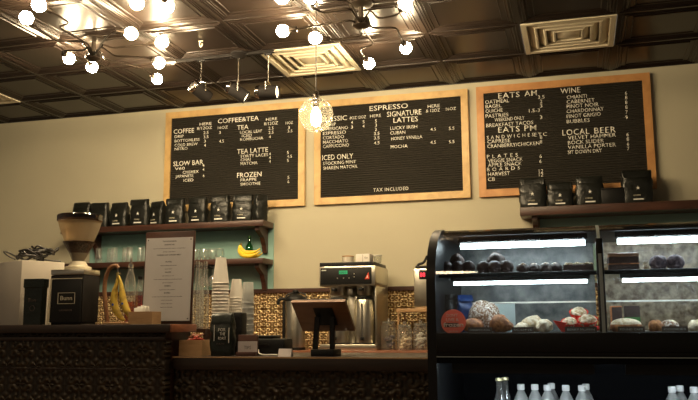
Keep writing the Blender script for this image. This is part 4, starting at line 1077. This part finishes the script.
for u, lab in ((659, 'left of the two berry muffins on the top shelf'), (676, 'right of the two berry muffins on the top shelf')):
    muffin((fx(u, PYU+.04, 272), PYU+.045, UZ+.004), 'large berry muffin, '+lab, None, .036, .066, 'berry', 'berry', s=int(u), name='berry_muffin')

# ---- lower deck
DZ = GZ0; PY = 3.27
p = at(465, 300, 3.42)
t = thing('blue_bag', 'dark blue shiny bag standing behind the round coral sign', 'bag', (fx(465, 3.44, 325), 3.45, DZ), .3)
link('bag', bag_mesh(.062, .04, .15, 5, .02), 'bluebag', t, smooth=60)
t = thing('black_canister', 'dark canister at the left end of the lower deck behind the coral sign', 'canister', (fx(450, 3.46, 325), 3.47, DZ))
link('body', lathe(BM(), [(0, 0), (.036, 0), (.036, .135), (.03, .145), (0, .145)], 24), 'black', t)
link('lid', lathe(BM(), [(0, .145), (.033, .145), (.033, .158), (0, .16)], 24), 'blackmetal', t)
# big powdered bread and croissants
t = thing('powdered_bread', 'large round bread dusted with white sugar beside the coral sign', 'bread', (fx(484, 3.36, 325), 3.37, DZ), .3)
link('bread', blob(BM(), (0, 0, .062), (.066, .060, .068), .03, 4, -.9, 3), 'powder', t)
t = thing('brown_roll', 'brown crusty roll in front of the powdered bread, by the coral sign', 'bread', (fx(473.5, 3.29, 328), 3.275, DZ), .3)
link('roll', blob(BM(), (0, 0, .026), (.045, .035, .030), .04, 3, -.8, 5), 'crust', t)
def croissant(loc, rz, label, L_=.06, r=.027, m='crust', group=None):
    t = thing('croissant', label, 'croissant', loc, rz, group)
    pts = []; rads = []
    for i in range(13):
        a = (i/12-.5)*2.2
        pts.append((L_*math.sin(a), L_*(1-math.cos(a))*.8, r*.85*(1-.35*abs(i/12-.5)*2)))
        rads.append(r*(1-abs(i/12-.5)*1.7)*(1+.13*(i % 2))+.003)
    link('croissant', tube(BM(), pts, r, 14, rads, 2), m, t)
    return t
croissant((fx(500, 3.27, 328), 3.265, DZ), -.5, 'golden brown croissant leaning right of the powdered bread', .052, .037)
t = thing('pale_card', 'blank pale green card standing behind the golden croissant', 'card', (fx(502, 3.5, 325), 3.52, DZ))
link('card', box(BM(), -.030, .055, 0, .004, 0, .118), 'palecard', t)
link('foot', box(BM(), -.01, .03, .004, .04, 0, .004), 'palecard', t)
for k, (u, y, sz, lab) in enumerate(((522, 3.29, .020, 'small white iced pastry at the left of the white trio'), (532.5, 3.33, .034, 'tallest white iced pastry of the white trio'), (545, 3.27, .026, 'flat white iced pastry at the right of the white trio'))):
    t = thing('iced_pastry', lab, 'pastry', (fx(u, y, 328), y, DZ), k*.5)
    link('pastry', blob(BM(), (0, 0, sz*.85), (sz*1.35, sz*1.2, sz), .09, 3, -.85, 70+k), 'cream', t)
    link('icing', blob(BM(), (0, 0, sz*1.25), (sz*1.0, sz*.9, sz*.7), .12, 2, None, 80+k), 'cream', t)
# red paper cups with muffins
def red_muffin(u, y, r, label, z=DZ, v=327):
    t = thing('muffin', label, 'muffin', (fx(u, y, v), y, z+r*.22), 0, None, .45)
    bm = BM(); n = 32; rings = []
    for rr, zz_ in ((r*.62, 0), (r*.85, r*.6), (r*1.1, r*1.15)):
        rings.append([bm.verts.new((rr*(1+.03*(-1)**i)*math.cos(2*PI*i/n), rr*(1+.03*(-1)**i)*math.sin(2*PI*i/n), zz_)) for i in range(n)])
    for a_, b_ in zip(rings, rings[1:]):
        for i in range(n): bm.faces.new((a_[i], a_[(i+1) % n], b_[(i+1) % n], b_[i]))
    bm.faces.new(list(reversed(rings[0])))
    link('paper_case', bm, 'redpaper', t, 'red fluted paper case', smooth=20)
    link('top', blob(BM(), (0, 0, r*.95), (r*.98, r*.98, r*.66), .05, 3, -.5, int(u)), 'crumb', t)
t = thing('red_paper_basket', 'red folded paper boat holding crumb muffins on the lower deck', 'basket', (fx(578, 3.33, 327), 3.335, DZ))
bm = BM(); lo = [(-.062, -.045), (.062, -.045), (.062, .05), (-.062, .05)]; hi = [(-.092, -.062), (.086, -.05), (.086, .065), (-.092, .065)]
A = [bm.verts.new((x_, y_, 0)) for x_, y_ in lo]; B = [bm.verts.new((x_, y_, z_)) for (x_, y_), z_ in zip(hi, (.045, .012, .02, .045))]
A2 = [bm.verts.new((x_*.97, y_*.96, .003)) for x_, y_ in lo]; B2 = [bm.verts.new((x_*.965, y_*.95, z_-.001)) for (x_, y_), z_ in zip(hi, (.045, .012, .02, .045))]
bm.faces.new(list(reversed(A))); bm.faces.new(A2)
for k in range(4):
    j = (k+1) % 4
    bm.faces.new((A[k], A[j], B[j], B[k])); bm.faces.new((A2[j], A2[k], B2[k], B2[j])); bm.faces.new((B[k], B[j], B2[j], B2[k]))
link('paper_boat', bm, 'redpaper', t, smooth=0)
red_muffin(570, 3.315, .030, 'crumb muffin in red paper at the left of the red basket', DZ+.004)
red_muffin(588, 3.315, .036, 'largest crumb muffin in red paper at the front right of the red basket', DZ+.004)
red_muffin(579, 3.375, .034, 'sugared muffin in red paper on top at the back of the red basket', DZ+.036, 318)
# right side deck
t = thing('sugared_loaf', 'low oval loaf with white sugar top right of the chrome divider', 'loaf', (fx(626, 3.31, 328), 3.31, DZ))
link('loaf', blob(BM(), (0, 0, .018), (.060, .045, .030), .015, 4, -.6, 13), 'crust', t)
link('sugar_top', blob(BM(), (0, 0, .025), (.058, .043, .027), .015, 4, -.2, 13), 'cream', t)
for k, (u, y, sx, m_, lab) in enumerate(((656, 3.29, .028, 'crust', 'brown cookie left of the sugared bun on the right deck'), (669, 3.33, .038, 'powder', 'sugared bun with pale top on the right deck'), (696, 3.32, .030, 'cream', 'white pastry cut by the right picture edge'))):
    t = thing('bun', lab, 'pastry', (fx(u, y, 328), y, DZ), .2)
    link('bun', blob(BM(), (0, 0, .018), (sx, sx*.9, .026), .05, 3, -.65, 90+k), m_, t)
    link('topping', blob(BM(), (.004, -.002, .028), (sx*.7, sx*.6, .017), .1, 2, None, 95+k), 'cream' if k else 'crust', t)
for u0, u1, h_, m_, lab, bm_ in ((610, 622, .105, 'orangebox', 'brown and orange packet behind the sugared loaf', 'dark_brown'), (624, 640, .105, 'dark_brown', 'dark packet with a green band behind the sugared loaf', 'greenband')):
    x0_, x1_ = fx(u0, 3.6, 310), fx(u1, 3.6, 310); w_ = (x1_-x0_)/2
    t = thing('snack_packet', lab, 'packet', ((x0_+x1_)/2, 3.62, DZ))
    link('packet', box(BM(), -w_, w_, -.02, .02, 0, h_, .004), m_, t)
    link('band', box(BM(), -w_*.7 if bm_ == 'dark_brown' else -w_*.98, w_*.98, -.022, -.02, h_*.05 if bm_ == 'dark_brown' else h_*.35, h_*.95 if bm_ == 'dark_brown' else h_*.55), bm_, t)
    link('side_strip', box(BM(), w_*.5, w_*.7, -.0225, -.0195, .01, h_*.4), 'orangebox', t)
# labels along the front of the deck
for u0, u1, s, lab in ((468, 492, 'CINNAMON ROLL', 'long brown shelf label right of the coral sign'), (512, 534, 'SCONE', 'brown shelf label below the white pastries'), (565, 597, 'BERRY MUFFIN', 'brown shelf label below the red basket'),
                       (618, 645, 'POUND CAKE', 'brown framed shelf label below the sugared loaf'), (662, 688, 'COOKIES', 'brown shelf label below the sugared bun')):
    x0_, x1_ = fx(u0, 3.215, 331), fx(u1, 3.215, 331); w_ = (x1_-x0_)/2
    t = thing('shelf_label', lab, 'label', ((x0_+x1_)/2, 3.216, DZ))
    link('card', box(BM(), -w_, w_, -.002, .002, 0, .020), 'tag', t)
    text('lettering', s, t, 0, .006, -.0022, .007, w_*1.7, 'palecard', 1, 0, .0003, 'CENTER')

# ---- bottles in the lower opening
BZ = .617
def water(loc, label, group):
    t = thing('water_bottle', label, 'water bottle', loc, 0, group)
    link('bottle', lathe(BM(), [(0, 0), (.028, 0), (.031, .008), (.031, .05), (.0295, .055), (.031, .06), (.031, .10), (.0295, .105), (.031, .11), (.031, .135), (.026, .155), (.015, .178), (.012, .185), (.012, .195)], 22, cap=False), 'plastic', t)
    link('water', lathe(BM(), [(0, .002), (.027, .002), (.0285, .01), (.0285, .13), (0, .131)], 18), M['plastic'], t)
    link('label_wrap', lathe(BM(), [(.0315, .065), (.0318, .066), (.0318, .124), (.0315, .125)], 22, cap=False), 'casein', t)
    link('cap', lathe(BM(), [(.0145, .186), (.0150, .190), (.0150, .207), (.0135, .209), (0, .209)], 18), 'whitecap', t)
    return t
w0 = None
for u, y, in ((521, 3.52), (535, 3.52), (547.5, 3.50), (551.5, 3.60), (566, 3.50), (582, 3.50), (586, 3.58)):
    loc = (fx(u, y, 392), y, BZ)
    if w0 is None: w0 = water(loc, 'clear water bottle with white cap in the left group inside the case', 'left water bottles')
    else: dup(w0, loc)
for u, y in ((672, 3.50), (680, 3.56), (694, 3.50)):
    dup(w0, (fx(u, y, 392), y, BZ), label='clear water bottle with white cap in the right group inside the case', group='right water bottles')
c0 = None
for u, y in ((499.5, 3.50), (505.5, 3.56)):
    loc = (fx(u, y, 392), y, BZ)
    if c0 is None:
        c0 = thing('glass_bottle', 'slim glass bottle with pale gold cap left of the water bottles', 'bottle', loc, 0, 'gold capped bottles')
        link('bottle', lathe(BM(), [(0, 0), (.028, 0), (.030, .01), (.030, .11), (.022, .15), (.013, .18), (.012, .226)], 20, cap=False), 'glass', c0)
        link('cap', lathe(BM(), [(.014, .222), (.0155, .224), (.0145, .234), (0, .236)], 18), 'goldcap', c0)
    else: dup(c0, loc)
